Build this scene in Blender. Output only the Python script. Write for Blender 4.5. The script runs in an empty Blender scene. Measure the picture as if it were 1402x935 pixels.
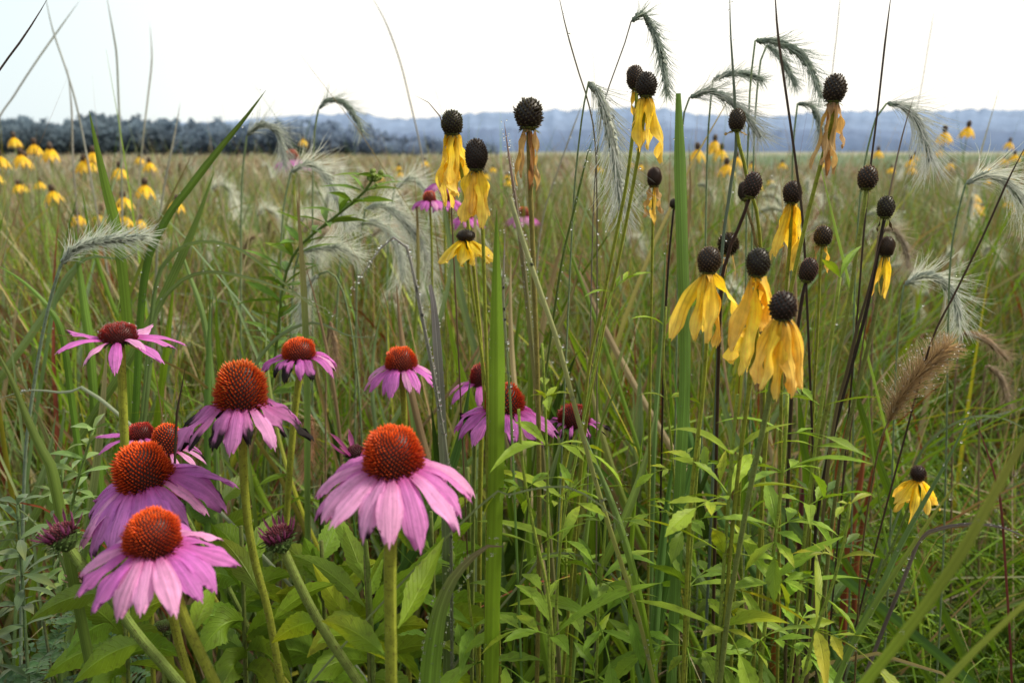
import bpy, math, random
import numpy as np
from mathutils import Vector

rng = np.random.default_rng(11)
random.seed(11)
R = math.radians
SC = bpy.context.scene
COL = SC.collection

# ------------------------------------------------------------------ camera
W0, H0, LENS = 1402, 935, 28.0
FPX = LENS / 36.0 * W0
PITCH = R(13.5)
CAMH = 1.15
cam_d = bpy.data.cameras.new("camera")
cam = bpy.data.objects.new("camera", cam_d)
COL.objects.link(cam)
cam.location = (0, 0, CAMH)
cam.rotation_euler = (R(90) - PITCH, 0, 0)
cam_d.lens = LENS
cam_d.sensor_width = 36
cam_d.clip_start = 0.02
cam_d.clip_end = 6000
cam_d.dof.use_dof = True
cam_d.dof.focus_distance = 0.64
cam_d.dof.aperture_fstop = 8.0
SC.camera = cam
CP, SP = math.cos(PITCH), math.sin(PITCH)


def ray(px, py):
    dx = (px - W0 / 2) / FPX
    dy = -(py - H0 / 2) / FPX
    return np.array([dx, CP + dy * SP, -SP + dy * CP])


def at(px, py, Y):
    """a point of the meadow Y metres in front of the tripod, seen in that direction"""
    d = ray(px, py)
    return np.array([0, 0, CAMH]) + d * (Y / d[1])


def mpp(px, py, Y):
    return Y / ray(px, py)[1] / FPX


def nrm(v):
    v = np.asarray(v, float)
    n = np.linalg.norm(v, axis=-1, keepdims=True)
    return v / np.maximum(n, 1e-9)


def rot(v, k, a):
    """Rodrigues, arrays allowed"""
    a = np.asarray(a, float)[..., None]
    return v * np.cos(a) + np.cross(k, v) * np.sin(a) + k * (np.sum(k * v, -1, keepdims=True)) * (1 - np.cos(a))


def crom(pts, n):
    P = np.asarray(pts, float)
    if len(P) > 3: n = max(n, 24)
    if len(P) == 2:
        t = np.linspace(0, 1, n)[:, None]
        return P[0] * (1 - t) + P[1] * t
    Q = np.vstack([2 * P[0] - P[1], P, 2 * P[-1] - P[-2]])
    seg = np.linalg.norm(np.diff(P, axis=0), axis=1)
    cum = np.concatenate([[0], np.cumsum(seg)])
    out = []
    for d in np.linspace(0, cum[-1], n):
        i = min(max(int(np.searchsorted(cum, d, side='right') - 1), 0), len(P) - 2)
        t = (d - cum[i]) / max(seg[i], 1e-9)
        a, b, c, e = Q[i], Q[i + 1], Q[i + 2], Q[i + 3]
        out.append(0.5 * ((2 * b) + (-a + c) * t + (2 * a - 5 * b + 4 * c - e) * t * t + (-a + 3 * b - 3 * c + e) * t ** 3))
    return np.array(out)


# ------------------------------------------------------------------ mesh builder
class MB:
    def __init__(s):
        s.V, s.T, s.U, s.Q, s.Tr, s.n = [], [], [], [], [], 0

    def add(s, V, quads=None, tris=None, tint=(0.1, 0.2, 0.05), uvt=None):
        V = np.asarray(V, float).reshape(-1, 3)
        n = len(V)
        T = np.broadcast_to(np.asarray(tint, float), (n, 3)) if np.asarray(tint).ndim < 2 else np.asarray(tint, float).reshape(-1, 3)
        U = np.zeros((n, 3)) if uvt is None else np.asarray(uvt, float).reshape(-1, 3)
        s.V.append(V); s.T.append(T); s.U.append(U)
        if quads is not None and len(quads):
            s.Q.append(np.asarray(quads).reshape(-1, 4) + s.n)
        if tris is not None and len(tris):
            s.Tr.append(np.asarray(tris).reshape(-1, 3) + s.n)
        s.n += n

    def mesh(s, name, off=(0, 0, 0), smooth=True):
        V = np.vstack(s.V) - np.asarray(off, float)
        T = np.vstack(s.T); U = np.vstack(s.U)
        Q = np.vstack(s.Q) if s.Q else np.zeros((0, 4), int)
        Tr = np.vstack(s.Tr) if s.Tr else np.zeros((0, 3), int)
        m = bpy.data.meshes.new(name)
        m.vertices.add(len(V))
        m.vertices.foreach_set('co', V.astype(np.float32).ravel())
        loops = np.concatenate([Q.ravel(), Tr.ravel()]).astype(np.int32)
        m.loops.add(len(loops))
        m.loops.foreach_set('vertex_index', loops)
        npoly = len(Q) + len(Tr)
        m.polygons.add(npoly)
        st = np.concatenate([np.arange(len(Q)) * 4, len(Q) * 4 + np.arange(len(Tr)) * 3]).astype(np.int32)
        m.polygons.foreach_set('loop_start', st)
        m.polygons.foreach_set('use_smooth', np.full(npoly, smooth, bool))
        m.update(calc_edges=True)
        a = m.attributes.new('tint', 'FLOAT_COLOR', 'POINT')
        a.data.foreach_set('color', np.hstack([np.clip(T, 0, 1), np.ones((len(T), 1))]).astype(np.float32).ravel())
        b = m.attributes.new('uvt', 'FLOAT_VECTOR', 'POINT')
        b.data.foreach_set('vector', U.astype(np.float32).ravel())
        return m


def gquads(n, m, closed=False):
    i = np.arange(n - 1)[:, None]
    j = np.arange(m if closed else m - 1)[None, :]
    j2 = (j + 1) % m
    return np.stack([i * m + j, i * m + j2, (i + 1) * m + j2, (i + 1) * m + j], -1).reshape(-1, 4)


WL = {}


def thing(name, label, cat, loc, group=None):
    o = bpy.data.objects.new(name, None)
    o.empty_display_size = 0.02
    COL.objects.link(o)
    o.location = tuple(float(v) for v in loc)
    o['label'] = label; o['category'] = cat
    if group:
        o['group'] = group
    WL[o] = np.array(loc, float)
    return o


def part(name, mb, mat, parent, label=None, smooth=True, kind=None):
    o = bpy.data.objects.new(name, mb.mesh(name, WL[parent], smooth))
    o.data.materials.append(mat)
    COL.objects.link(o)
    o.parent = parent
    WL[o] = WL[parent]
    if label:
        o['label'] = label
    if kind:
        o['kind'] = kind
    return o


def solo(name, mb, mat, label=None, cat=None, loc=(0, 0, 0), group=None, kind=None, smooth=True):
    o = bpy.data.objects.new(name, mb.mesh(name, loc, smooth))
    o.data.materials.append(mat)
    COL.objects.link(o)
    o.location = tuple(float(v) for v in loc)
    if label: o['label'] = label
    if cat: o['category'] = cat
    if group: o['group'] = group
    if kind: o['kind'] = kind
    WL[o] = np.array(loc, float)
    return o


def dup(root, loc, rz=0.0, sc=1.0, label=None, tilt=(0, 0)):
    r = root.copy(); COL.objects.link(r)
    r.location = tuple(float(v) for v in loc)
    r.rotation_euler = (tilt[0], tilt[1], rz)
    r.scale = (sc, sc, sc)
    if label: r['label'] = label
    for ch in list(root.children):
        c = ch.copy(); COL.objects.link(c); c.parent = r
        for g in list(ch.children):
            d = g.copy(); COL.objects.link(d); d.parent = c
    return r


# ------------------------------------------------------------------ materials
def new_mat(name):
    m = bpy.data.materials.new(name)
    m.use_nodes = True
    nt = m.node_tree
    nt.nodes.clear()
    return m, nt, nt.nodes, nt.links


def N(nodes, typ, **kw):
    n = nodes.new(typ)
    for k, v in kw.items():
        if k.startswith('i_'):
            n.inputs[k[2:].replace('_', ' ')].default_value = v
        else:
            setattr(n, k, v)
    return n


def math_n(nodes, links, op, a, b=None, clamp=False):
    n = nodes.new('ShaderNodeMath'); n.operation = op; n.use_clamp = clamp
    for k, v in ((0, a), (1, b)):
        if v is None: continue
        if isinstance(v, (int, float)): n.inputs[k].default_value = v
        else: links.new(v, n.inputs[k])
    return n.outputs[0]


def plant_mat(name, trans=0.35, rough=0.5, streak=0.0, streak_n=10.0, vein=0.0, noise=0.25, nscale=60.0, bump=0.3,
              spec=0.35, tmul=(1.25, 1.2, 0.55), sheen=0.0, spots=0.0, rib=0.0):
    m, nt, nd, lk = new_mat(name)
    out = N(nd, 'ShaderNodeOutputMaterial')
    tint = N(nd, 'ShaderNodeAttribute', attribute_name='tint')
    uvt = N(nd, 'ShaderNodeAttribute', attribute_name='uvt')
    sep = N(nd, 'ShaderNodeSeparateXYZ'); lk.new(uvt.outputs['Vector'], sep.inputs[0])
    geo = N(nd, 'ShaderNodeTexCoord')
    nz = N(nd, 'ShaderNodeTexNoise'); nz.inputs['Scale'].default_value = nscale; nz.inputs['Detail'].default_value = 3
    lk.new(geo.outputs['Object'], nz.inputs['Vector'])
    # brightness factor  1 + noise*(n-.5)*2
    f = math_n(nd, lk, 'MULTIPLY_ADD', nz.outputs['Fac'], 2 * noise)
    f.node.inputs[2].default_value = 1 - noise
    hgt = nz.outputs['Fac']
    if streak:
        w = math_n(nd, lk, 'MULTIPLY', sep.outputs[0], streak_n)
        sn = N(nd, 'ShaderNodeTexNoise'); sn.inputs['Scale'].default_value = 1.0; sn.inputs['Detail'].default_value = 2
        cmb = N(nd, 'ShaderNodeCombineXYZ')
        lk.new(w, cmb.inputs[0])
        lk.new(math_n(nd, lk, 'MULTIPLY', sep.outputs[1], 1.6), cmb.inputs[1])
        lk.new(math_n(nd, lk, 'MULTIPLY', sep.outputs[2], 37.0), cmb.inputs[2])
        lk.new(cmb.outputs[0], sn.inputs['Vector'])
        g = math_n(nd, lk, 'MULTIPLY_ADD', sn.outputs['Fac'], 2 * streak); g.node.inputs[2].default_value = 1 - streak
        f = math_n(nd, lk, 'MULTIPLY', f, g)
        hgt = sn.outputs['Fac']
    if rib:
        ab = math_n(nd, lk, 'ABSOLUTE', sep.outputs[0])
        rb = math_n(nd, lk, 'MULTIPLY', math_n(nd, lk, 'SUBTRACT', 0.16, ab, True), 6.0)
        g = math_n(nd, lk, 'MULTIPLY_ADD', rb, rib); g.node.inputs[2].default_value = 1.0
        f = math_n(nd, lk, 'MULTIPLY', f, g)
    if vein:
        # slanting side veins and a paler midrib
        au = math_n(nd, lk, 'ABSOLUTE', sep.outputs[0])
        ph = math_n(nd, lk, 'SUBTRACT', math_n(nd, lk, 'MULTIPLY', sep.outputs[1], 11.0), math_n(nd, lk, 'MULTIPLY', au, 2.6))
        fr = math_n(nd, lk, 'ABSOLUTE', math_n(nd, lk, 'SUBTRACT', math_n(nd, lk, 'FRACT', ph), 0.5))
        v1 = math_n(nd, lk, 'MULTIPLY', math_n(nd, lk, 'SUBTRACT', 0.10, fr, True), 6.0)
        rib = math_n(nd, lk, 'MULTIPLY', math_n(nd, lk, 'SUBTRACT', 0.10, au, True), 9.0)
        vv = math_n(nd, lk, 'MAXIMUM', v1, rib)
        g = math_n(nd, lk, 'MULTIPLY_ADD', vv, vein); g.node.inputs[2].default_value = 1.0
        f = math_n(nd, lk, 'MULTIPLY', f, g)
        hgt = math_n(nd, lk, 'SUBTRACT', hgt, vv)
    col = N(nd, 'ShaderNodeVectorMath', operation='SCALE')
    lk.new(tint.outputs['Color'], col.inputs[0]); lk.new(f, col.inputs['Scale'])
    csock = col.outputs[0]
    if spots:
        ns = N(nd, 'ShaderNodeTexNoise'); ns.inputs['Scale'].default_value = nscale * 3.3; ns.inputs['Detail'].default_value = 1
        lk.new(geo.outputs['Object'], ns.inputs['Vector'])
        cr = N(nd, 'ShaderNodeValToRGB')
        cr.color_ramp.elements[0].position = 0.60; cr.color_ramp.elements[1].position = 0.68
        lk.new(ns.outputs['Fac'], cr.inputs[0])
        mx = N(nd, 'ShaderNodeMix', data_type='RGBA')
        lk.new(math_n(nd, lk, 'MULTIPLY', cr.outputs[0], spots), mx.inputs['Factor'])
        lk.new(csock, mx.inputs['A']); mx.inputs['B'].default_value = (0.05, 0.025, 0.012, 1)
        csock = mx.outputs['Result']
    pr = N(nd, 'ShaderNodeBsdfPrincipled')
    pr.inputs['Roughness'].default_value = rough
    pr.inputs['Specular IOR Level'].default_value = spec
    lk.new(csock, pr.inputs['Base Color'])
    if sheen:
        pr.inputs['Sheen Weight'].default_value = sheen
    if bump:
        bp = N(nd, 'ShaderNodeBump'); bp.inputs['Strength'].default_value = bump; bp.inputs['Distance'].default_value = 0.001
        lk.new(hgt, bp.inputs['Height']); lk.new(bp.outputs[0], pr.inputs['Normal'])
    if trans:
        tr = N(nd, 'ShaderNodeBsdfTranslucent')
        tm = N(nd, 'ShaderNodeVectorMath', operation='MULTIPLY')
        tm.inputs[1].default_value = tmul
        lk.new(csock, tm.inputs[0]); lk.new(tm.outputs[0], tr.inputs['Color'])
        mix = N(nd, 'ShaderNodeMixShader'); mix.inputs[0].default_value = trans
        lk.new(pr.outputs[0], mix.inputs[1]); lk.new(tr.outputs[0], mix.inputs[2])
        lk.new(mix.outputs[0], out.inputs['Surface'])
    else:
        lk.new(pr.outputs[0], out.inputs['Surface'])
    return m


M_GRASS = plant_mat('grass_blade_mat', trans=0.25, rough=0.5, streak=0.4, streak_n=5.0, noise=0.25, nscale=25, bump=0.4, spec=.25, rib=.45)
M_FAR = plant_mat('meadow_mat', trans=0.2, rough=0.7, noise=0.2, nscale=3, bump=0)
M_LEAF = plant_mat('leaf_mat', trans=0.3, rough=0.5, vein=0.35, noise=0.3, nscale=70, bump=0.6, spec=0.25, spots=.25)
M_FUZZ = plant_mat('silver_leaf_mat', trans=0.25, rough=0.8, vein=0.3, noise=0.15, nscale=90, bump=0.3, spec=0.15, tmul=(1.1, 1.15, .8), sheen=.3)
M_STEM = plant_mat('stem_mat', trans=0.0, rough=0.65, noise=0.45, nscale=180, bump=0.9, spots=0.5, streak=.3, streak_n=5, spec=.2)
M_PETAL = plant_mat('purple_petal_mat', trans=0.4, rough=0.6, streak=0.42, streak_n=6.5, noise=0.2, nscale=120, bump=0.7, spec=0.2, tmul=(1.15, .85, 1.05), spots=.12)
M_YPETAL = plant_mat('yellow_petal_mat', trans=0.42, rough=0.6, streak=0.38, streak_n=5.0, noise=0.35, nscale=150, bump=0.9, spec=0.25, tmul=(1.15, 1.0, .6))
M_CONE = plant_mat('cone_mat', trans=0.0, rough=0.5, noise=0.15, nscale=200, bump=0.0, spec=0.4)
M_AWN = plant_mat('awn_mat', trans=0.4, rough=0.5, noise=0.15, nscale=60, bump=0.0, spec=0.5, tmul=(1.1, 1.1, 1.0))
M_WOOD = plant_mat('woods_mat', trans=0.5, tmul=(1, 1, 1), rough=0.9, noise=0.35, nscale=0.25, bump=0.0, spec=0.0)


def dew_mat():
    m, nt, nd, lk = new_mat('dew_mat')
    out = N(nd, 'ShaderNodeOutputMaterial')
    pr = N(nd, 'ShaderNodeBsdfPrincipled')
    pr.inputs['Base Color'].default_value = (1, 1, 1, 1)
    pr.inputs['Roughness'].default_value = 0.02
    pr.inputs['IOR'].default_value = 1.33
    pr.inputs['Transmission Weight'].default_value = 1.0
    nz = N(nd, 'ShaderNodeTexNoise'); nz.inputs['Scale'].default_value = 300
    bp = N(nd, 'ShaderNodeBump'); bp.inputs['Strength'].default_value = 0.05; bp.inputs['Distance'].default_value = 0.0003
    lk.new(nz.outputs['Fac'], bp.inputs['Height']); lk.new(bp.outputs[0], pr.inputs['Normal'])
    lk.new(pr.outputs[0], out.inputs['Surface'])
    return m


M_DEW = dew_mat()


def ground_mat():
    m, nt, nd, lk = new_mat('ground_mat')
    out = N(nd, 'ShaderNodeOutputMaterial')
    tc = N(nd, 'ShaderNodeTexCoord')
    n1 = N(nd, 'ShaderNodeTexNoise'); n1.inputs['Scale'].default_value = 9; n1.inputs['Detail'].default_value = 8
    n2 = N(nd, 'ShaderNodeTexNoise'); n2.inputs['Scale'].default_value = 0.02; n2.inputs['Detail'].default_value = 5
    lk.new(tc.outputs['Object'], n1.inputs['Vector'])
    mp = N(nd, 'ShaderNodeMapping'); mp.inputs['Scale'].default_value = (0.35, 1.6, 1)
    lk.new(tc.outputs['Object'], mp.inputs[0]); lk.new(mp.outputs[0], n2.inputs['Vector'])
    r1 = N(nd, 'ShaderNodeValToRGB')
    r1.color_ramp.elements[0].color = (0.012, 0.010, 0.006, 1); r1.color_ramp.elements[1].color = (0.06, 0.045, 0.025, 1)
    lk.new(n1.outputs['Fac'], r1.inputs[0])
    r2 = N(nd, 'ShaderNodeValToRGB')
    r2.color_ramp.elements[0].position = .38; r2.color_ramp.elements[1].position = .62
    r2.color_ramp.elements[0].color = (0.24, 0.21, 0.15, 1); r2.color_ramp.elements[1].color = (0.20, 0.24, 0.17, 1)
    lk.new(n2.outputs['Fac'], r2.inputs[0])
    sp = N(nd, 'ShaderNodeSeparateXYZ'); lk.new(tc.outputs['Object'], sp.inputs[0])
    mr = N(nd, 'ShaderNodeMapRange'); mr.inputs['From Min'].default_value = 12; mr.inputs['From Max'].default_value = 45
    lk.new(sp.outputs[1], mr.inputs['Value'])
    mx = N(nd, 'ShaderNodeMix', data_type='RGBA')
    lk.new(mr.outputs[0], mx.inputs['Factor']); lk.new(r1.outputs[0], mx.inputs['A']); lk.new(r2.outputs[0], mx.inputs['B'])
    pr = N(nd, 'ShaderNodeBsdfPrincipled'); pr.inputs['Roughness'].default_value = .95
    pr.inputs['Specular IOR Level'].default_value = 0.1
    lk.new(mx.outputs['Result'], pr.inputs['Base Color'])
    bp = N(nd, 'ShaderNodeBump'); bp.inputs['Strength'].default_value = .8; bp.inputs['Distance'].default_value = .02
    lk.new(n1.outputs['Fac'], bp.inputs['Height']); lk.new(bp.outputs[0], pr.inputs['Normal'])
    lk.new(pr.outputs[0], out.inputs['Surface'])
    return m


def hill_mat():
    m, nt, nd, lk = new_mat('hill_mat')
    out = N(nd, 'ShaderNodeOutputMaterial')
    tint = N(nd, 'ShaderNodeAttribute', attribute_name='tint')
    tc = N(nd, 'ShaderNodeTexCoord')
    mp = N(nd, 'ShaderNodeMapping'); mp.inputs['Scale'].default_value = (1, .25, 1.6)
    lk.new(tc.outputs['Object'], mp.inputs[0])
    n1 = N(nd, 'ShaderNodeTexNoise'); n1.inputs['Scale'].default_value = .035; n1.inputs['Detail'].default_value = 6
    n1.inputs['Roughness'].default_value = .65
    lk.new(mp.outputs[0], n1.inputs['Vector'])
    f = math_n(nd, lk, 'MULTIPLY_ADD', n1.outputs['Fac'], 0.9); f.node.inputs[2].default_value = 0.55
    col = N(nd, 'ShaderNodeVectorMath', operation='SCALE')
    lk.new(tint.outputs['Color'], col.inputs[0]); lk.new(f, col.inputs['Scale'])
    pr = N(nd, 'ShaderNodeBsdfPrincipled'); pr.inputs['Roughness'].default_value = 1
    pr.inputs['Specular IOR Level'].default_value = 0
    lk.new(col.outputs[0], pr.inputs['Base Color']); lk.new(pr.outputs[0], out.inputs['Surface'])
    return m


M_GROUND = ground_mat()
M_HILL = hill_mat()

# ------------------------------------------------------------------ sky and sun
SUN_EL, SUN_AZ = R(44), R(78)          # azimuth from +Y (the view) towards +X
world = bpy.data.worlds.new("World")
SC.world = world
world.use_nodes = True
nt = world.node_tree; nd = nt.nodes; lk = nt.links
nd.clear()
wo = N(nd, 'ShaderNodeOutputWorld')
bg = N(nd, 'ShaderNodeBackground'); bg.inputs['Strength'].default_value = 0.1
sky = N(nd, 'ShaderNodeTexSky', sky_type='NISHITA')
sky.sun_disc = False
sky.sun_elevation = SUN_EL
sky.sun_rotation = SUN_AZ
sky.air_density = 1.2; sky.dust_density = 4.0; sky.ozone_density = 1.0
tc = N(nd, 'ShaderNodeTexCoord')
sp = N(nd, 'ShaderNodeSeparateXYZ'); lk.new(tc.outputs['Generated'], sp.inputs[0])
mr = N(nd, 'ShaderNodeMapRange', interpolation_type='SMOOTHSTEP')
mr.inputs['From Min'].default_value = -0.60; mr.inputs['From Max'].default_value = -0.08
lk.new(sp.outputs[0], mr.inputs['Value'])
cn = N(nd, 'ShaderNodeTexNoise'); cn.inputs['Scale'].default_value = 2.2; cn.inputs['Detail'].default_value = 4
lk.new(tc.outputs['Generated'], cn.inputs['Vector'])
haze = N(nd, 'ShaderNodeMix', data_type='RGBA')
lk.new(mr.outputs[0], haze.inputs['Factor'])
haze.inputs['A'].default_value = (9.9, 11.3, 11.6, 1)
haze.inputs['B'].default_value = (14.6, 14.0, 12.7, 1)
veil = N(nd, 'ShaderNodeVectorMath', operation='SCALE')
lk.new(haze.outputs['Result'], veil.inputs[0])
cf = math_n(nd, lk, 'MULTIPLY_ADD', cn.outputs['Fac'], 0.12); cf.node.inputs[2].default_value = 0.94
bk = N(nd, 'ShaderNodeMapRange', interpolation_type='SMOOTHSTEP')
bk.inputs['From Min'].default_value = -0.55; bk.inputs['From Max'].default_value = 0.45
bk.inputs['To Min'].default_value = 0.78; bk.inputs['To Max'].default_value = 1.0
lk.new(sp.outputs[1], bk.inputs['Value'])
cf = math_n(nd, lk, 'MULTIPLY', cf, bk.outputs[0])
lk.new(cf, veil.inputs['Scale'])
mx = N(nd, 'ShaderNodeMix', data_type='RGBA'); mx.inputs['Factor'].default_value = 0.82
lk.new(sky.outputs[0], mx.inputs['A']); lk.new(veil.outputs[0], mx.inputs['B'])
lk.new(mx.outputs['Result'], bg.inputs['Color']); lk.new(bg.outputs[0], wo.inputs['Surface'])

sd = bpy.data.lights.new("sun", 'SUN')
sd.energy = 4.9; sd.angle = R(8); sd.color = (1.0, 0.90, 0.74)
so = bpy.data.objects.new("sun", sd); COL.objects.link(so)
sv = Vector((math.sin(SUN_AZ) * math.cos(SUN_EL), math.cos(SUN_AZ) * math.cos(SUN_EL), math.sin(SUN_EL)))
so.rotation_euler = (-sv).to_track_quat('-Z', 'Y').to_euler()
so.location = (3, 5, 6)

# ------------------------------------------------------------------ shape helpers
def jit(c, a=0.12):
    c = np.asarray(c, float)
    return np.clip(c * (1 + rng.uniform(-a, a)) * (1 + rng.uniform(-a, a, 3) * .4), 0, 1)


def tube(mb, path, rad, k=7, c0=(.15, .2, .05), c1=None, bumpy=0.0):
    P = np.asarray(path, float); n = len(P)
    rad = np.broadcast_to(np.asarray(rad, float), (n,)) if np.ndim(rad) < 1 or len(np.atleast_1d(rad)) == n else np.interp(np.linspace(0, 1, n), np.linspace(0, 1, len(rad)), rad)
    T = nrm(np.gradient(P, axis=0))
    up = np.array([0, 1, 0.1]) if abs(T[0][1]) < .9 else np.array([1, 0, 0])
    S = nrm(np.cross(T, up)); B = np.cross(S, T)
    a = np.arange(k) / k * 2 * math.pi
    rr = rad[:, None] * (1 + bumpy * rng.uniform(-1, 1, (n, k)))
    V = P[:, None] + (S[:, None] * np.cos(a)[None, :, None] + B[:, None] * np.sin(a)[None, :, None]) * rr[..., None]
    t = np.linspace(0, 1, n)
    c0 = np.asarray(c0, float); c1 = c0 if c1 is None else np.asarray(c1, float)
    tint = (c0[None] * (1 - t[:, None]) + c1[None] * t[:, None])[:, None].repeat(k, 1)
    U = np.zeros((n, k, 3)); U[..., 0] = np.cos(a)[None]; U[..., 1] = t[:, None]; U[..., 2] = rng.uniform()
    tris = [[0, i + 1, i] for i in range(1, k - 1)] + [[(n - 1) * k, (n - 1) * k + i, (n - 1) * k + i + 1] for i in range(1, k - 1)]
    mb.add(V, gquads(n, k, True), tris, tint.reshape(-1, 3), U)


def sweep(mb, C, S, hw, us=(-1, 0, 1), fold=0.3, c0=(.1, .2, .05), c1=None, edge=None, wav=0.0, serr=0.0, tipdark=None, cols=None):
    """ribbon: centre line C (n,3), side vectors S (n,3), half width hw (n)"""
    C = np.asarray(C, float); n = len(C); us = np.asarray(us, float); m = len(us)
    T = nrm(np.gradient(C, axis=0)); S = nrm(S - T * np.sum(S * T, -1, keepdims=True)); Nn = np.cross(S, T)
    t = np.linspace(0, 1, n)
    hwm = np.asarray(hw)[:, None] * np.ones((1, m))
    if serr:
        k = (np.arange(n) % 2) * 2 - 1
        hwm = hwm * (1 + serr * k[:, None] * (np.abs(us) > .95)[None])
    z = np.abs(us)[None] * fold * hwm
    if wav:
        ph = rng.uniform(0, 6, 2)
        z = z + wav * hwm * us[None] * np.sin(t * rng.uniform(6, 11) + ph[0])[:, None] + wav * .6 * hwm * np.sin(t * 9 + ph[1])[:, None] * np.abs(us)[None]
    V = C[:, None] + S[:, None] * (hwm * us[None])[..., None] + Nn[:, None] * z[..., None]
    if cols is None:
        c0 = np.asarray(c0, float); c1 = c0 if c1 is None else np.asarray(c1, float)
        tt = t[:, None] ** 1.5
        cc = c0[None] * (1 - tt) + c1[None] * tt
        cols = cc[:, None].repeat(m, 1)
        if edge is not None:
            e = (np.abs(us) > .9)[None, :, None] * .6
            cols = cols * (1 - e) + np.asarray(edge)[None, None] * e
        if tipdark is not None:
            q = np.clip((t - tipdark[0] + rng.uniform(-.05, .05)) / .06, 0, 1)[:, None, None]
            cols = cols * (1 - q) + np.asarray(tipdark[1])[None, None] * q
    U = np.zeros((n, m, 3)); U[..., 0] = us[None]; U[..., 1] = t[:, None]; U[..., 2] = rng.uniform()
    mb.add(V, gquads(n, m), None, np.asarray(cols).reshape(-1, 3), U)
    return V


_ph = (1 + 5 ** .5) / 2
ICO_V = nrm(np.array([(-1, _ph, 0), (1, _ph, 0), (-1, -_ph, 0), (1, -_ph, 0), (0, -1, _ph), (0, 1, _ph), (0, -1, -_ph), (0, 1, -_ph), (_ph, 0, -1), (_ph, 0, 1), (-_ph, 0, -1), (-_ph, 0, 1)], float))
ICO_F = np.array([(0, 11, 5), (0, 5, 1), (0, 1, 7), (0, 7, 10), (0, 10, 11), (1, 5, 9), (5, 11, 4), (11, 10, 2), (10, 7, 6), (7, 1, 8), (3, 9, 4), (3, 4, 2), (3, 2, 6), (3, 6, 8), (3, 8, 9), (4, 9, 5), (2, 4, 11), (6, 2, 10), (8, 6, 7), (9, 8, 1)])


def subdiv(V, F_):
    V = [tuple(v) for v in V]; idx = {}; out = []

    def mid(a, b):
        k = (min(a, b), max(a, b))
        if k not in idx:
            p = nrm((np.array(V[a]) + np.array(V[b])) / 2); V.append(tuple(p)); idx[k] = len(V) - 1
        return idx[k]
    for a, b, c in F_:
        ab, bc, ca = mid(a, b), mid(b, c), mid(c, a)
        out += [(a, ab, ca), (b, bc, ab), (c, ca, bc), (ab, bc, ca)]
    return np.array(V), np.array(out)


ICO2_V, ICO2_F = subdiv(ICO_V, ICO_F)


def balls(mb, P, r, fine=False, tint=(1, 1, 1)):
    P = np.asarray(P, float).reshape(-1, 3); n = len(P)
    if n == 0: return
    r = np.broadcast_to(np.asarray(r, float), (n,))
    bv, bf = (ICO2_V, ICO2_F) if fine else (ICO_V, ICO_F)
    V = P[:, None] + bv[None] * r[:, None, None]
    Fx = bf[None] + (np.arange(n) * len(bv))[:, None, None]
    mb.add(V, None, Fx.reshape(-1, 3), tint)


def to_ground(P, drift=0.25):
    P = [np.asarray(p, float) for p in P]
    a, b = P[-2], P[-1]
    if b[2] > 0.02:
        d = (b - a) / max(abs(b[2] - a[2]), 1e-4)
        d[2] = 0
        d = np.clip(d, -1.6, 1.6)
        mag = np.linalg.norm(d) * b[2] * .42
        if mag > .38: d = d * .38 / mag
        for u in (.12, .28, .5, .75, 1.0):
            q = b + d * b[2] * (u - u * u * .58)
            q[2] = b[2] * (1 - u)
            P.append(q)
    return P


def pxpath(pts, Y, ground=True):
    Ys = Y if np.ndim(Y) else [Y] * len(pts)
    P = [at(p[0], p[1], y) for p, y in zip(pts, Ys)]
    return to_ground(P) if ground else P


VIEW = np.array([0, 1.0, -0.15])
# colours (linear)
FRESH = (.155, .255, .018); MID = (.09, .165, .014); DARK = (.03, .06, .008); YEL = (.28, .30, .03)
GRAYG = (.18, .25, .13); STRAW = (.34, .28, .17); TAN = (.22, .155, .095); RED = (.17, .045, .02); PURP = (.17, .10, .12)
SILV = (.24, .27, .22)


def blade_mesh(mb, C, wpx_m, c0, c1, roll=0.4, fold=.35, tip='point', us=(-1, -.5, 0, .5, 1), wav=0.0, taper=.10, vis=None):
    """C runs from the root to the tip"""
    C = np.asarray(C); n = len(C)
    T = nrm(np.gradient(C, axis=0))
    S = nrm(np.cross(T, VIEW[None]))
    S = rot(S, T, np.full(n, roll))
    t = np.linspace(0, 1, n)
    if n > 0 and wpx_m < .0028: taper = .04
    if tip == 'point':
        dist = np.concatenate([[0], np.cumsum(np.linalg.norm(np.diff(C[::-1], axis=0), axis=1))])[::-1]
        prof = np.minimum(1, dist / taper) ** .75
    elif tip == 'blunt':
        prof = np.where(t < .96, 1.0, 1 - (t - .96) / .04 * .6) * (.8 + .2 * np.minimum(1, t * 4))
    else:
        prof = np.ones(n)
    dist = np.concatenate([[0], np.cumsum(np.linalg.norm(np.diff(C[::-1], axis=0), axis=1))])[::-1]
    q = np.clip(1 - dist / ((vis or dist[0]) * .75), 0, 1)[:, None, None] ** 1.2
    cols = np.asarray(c0, float)[None, None] * (1 - q) + np.asarray(c1, float)[None, None] * q
    cols = cols * np.ones((1, len(us), 1)) * (1 + .12 * np.sin(t * 40 + rng.uniform(0, 6)))[:, None, None]
    sweep(mb, C, S, wpx_m * .5 * np.maximum(prof, .03), us, fold, wav=wav, cols=cols)
    return S


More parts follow.
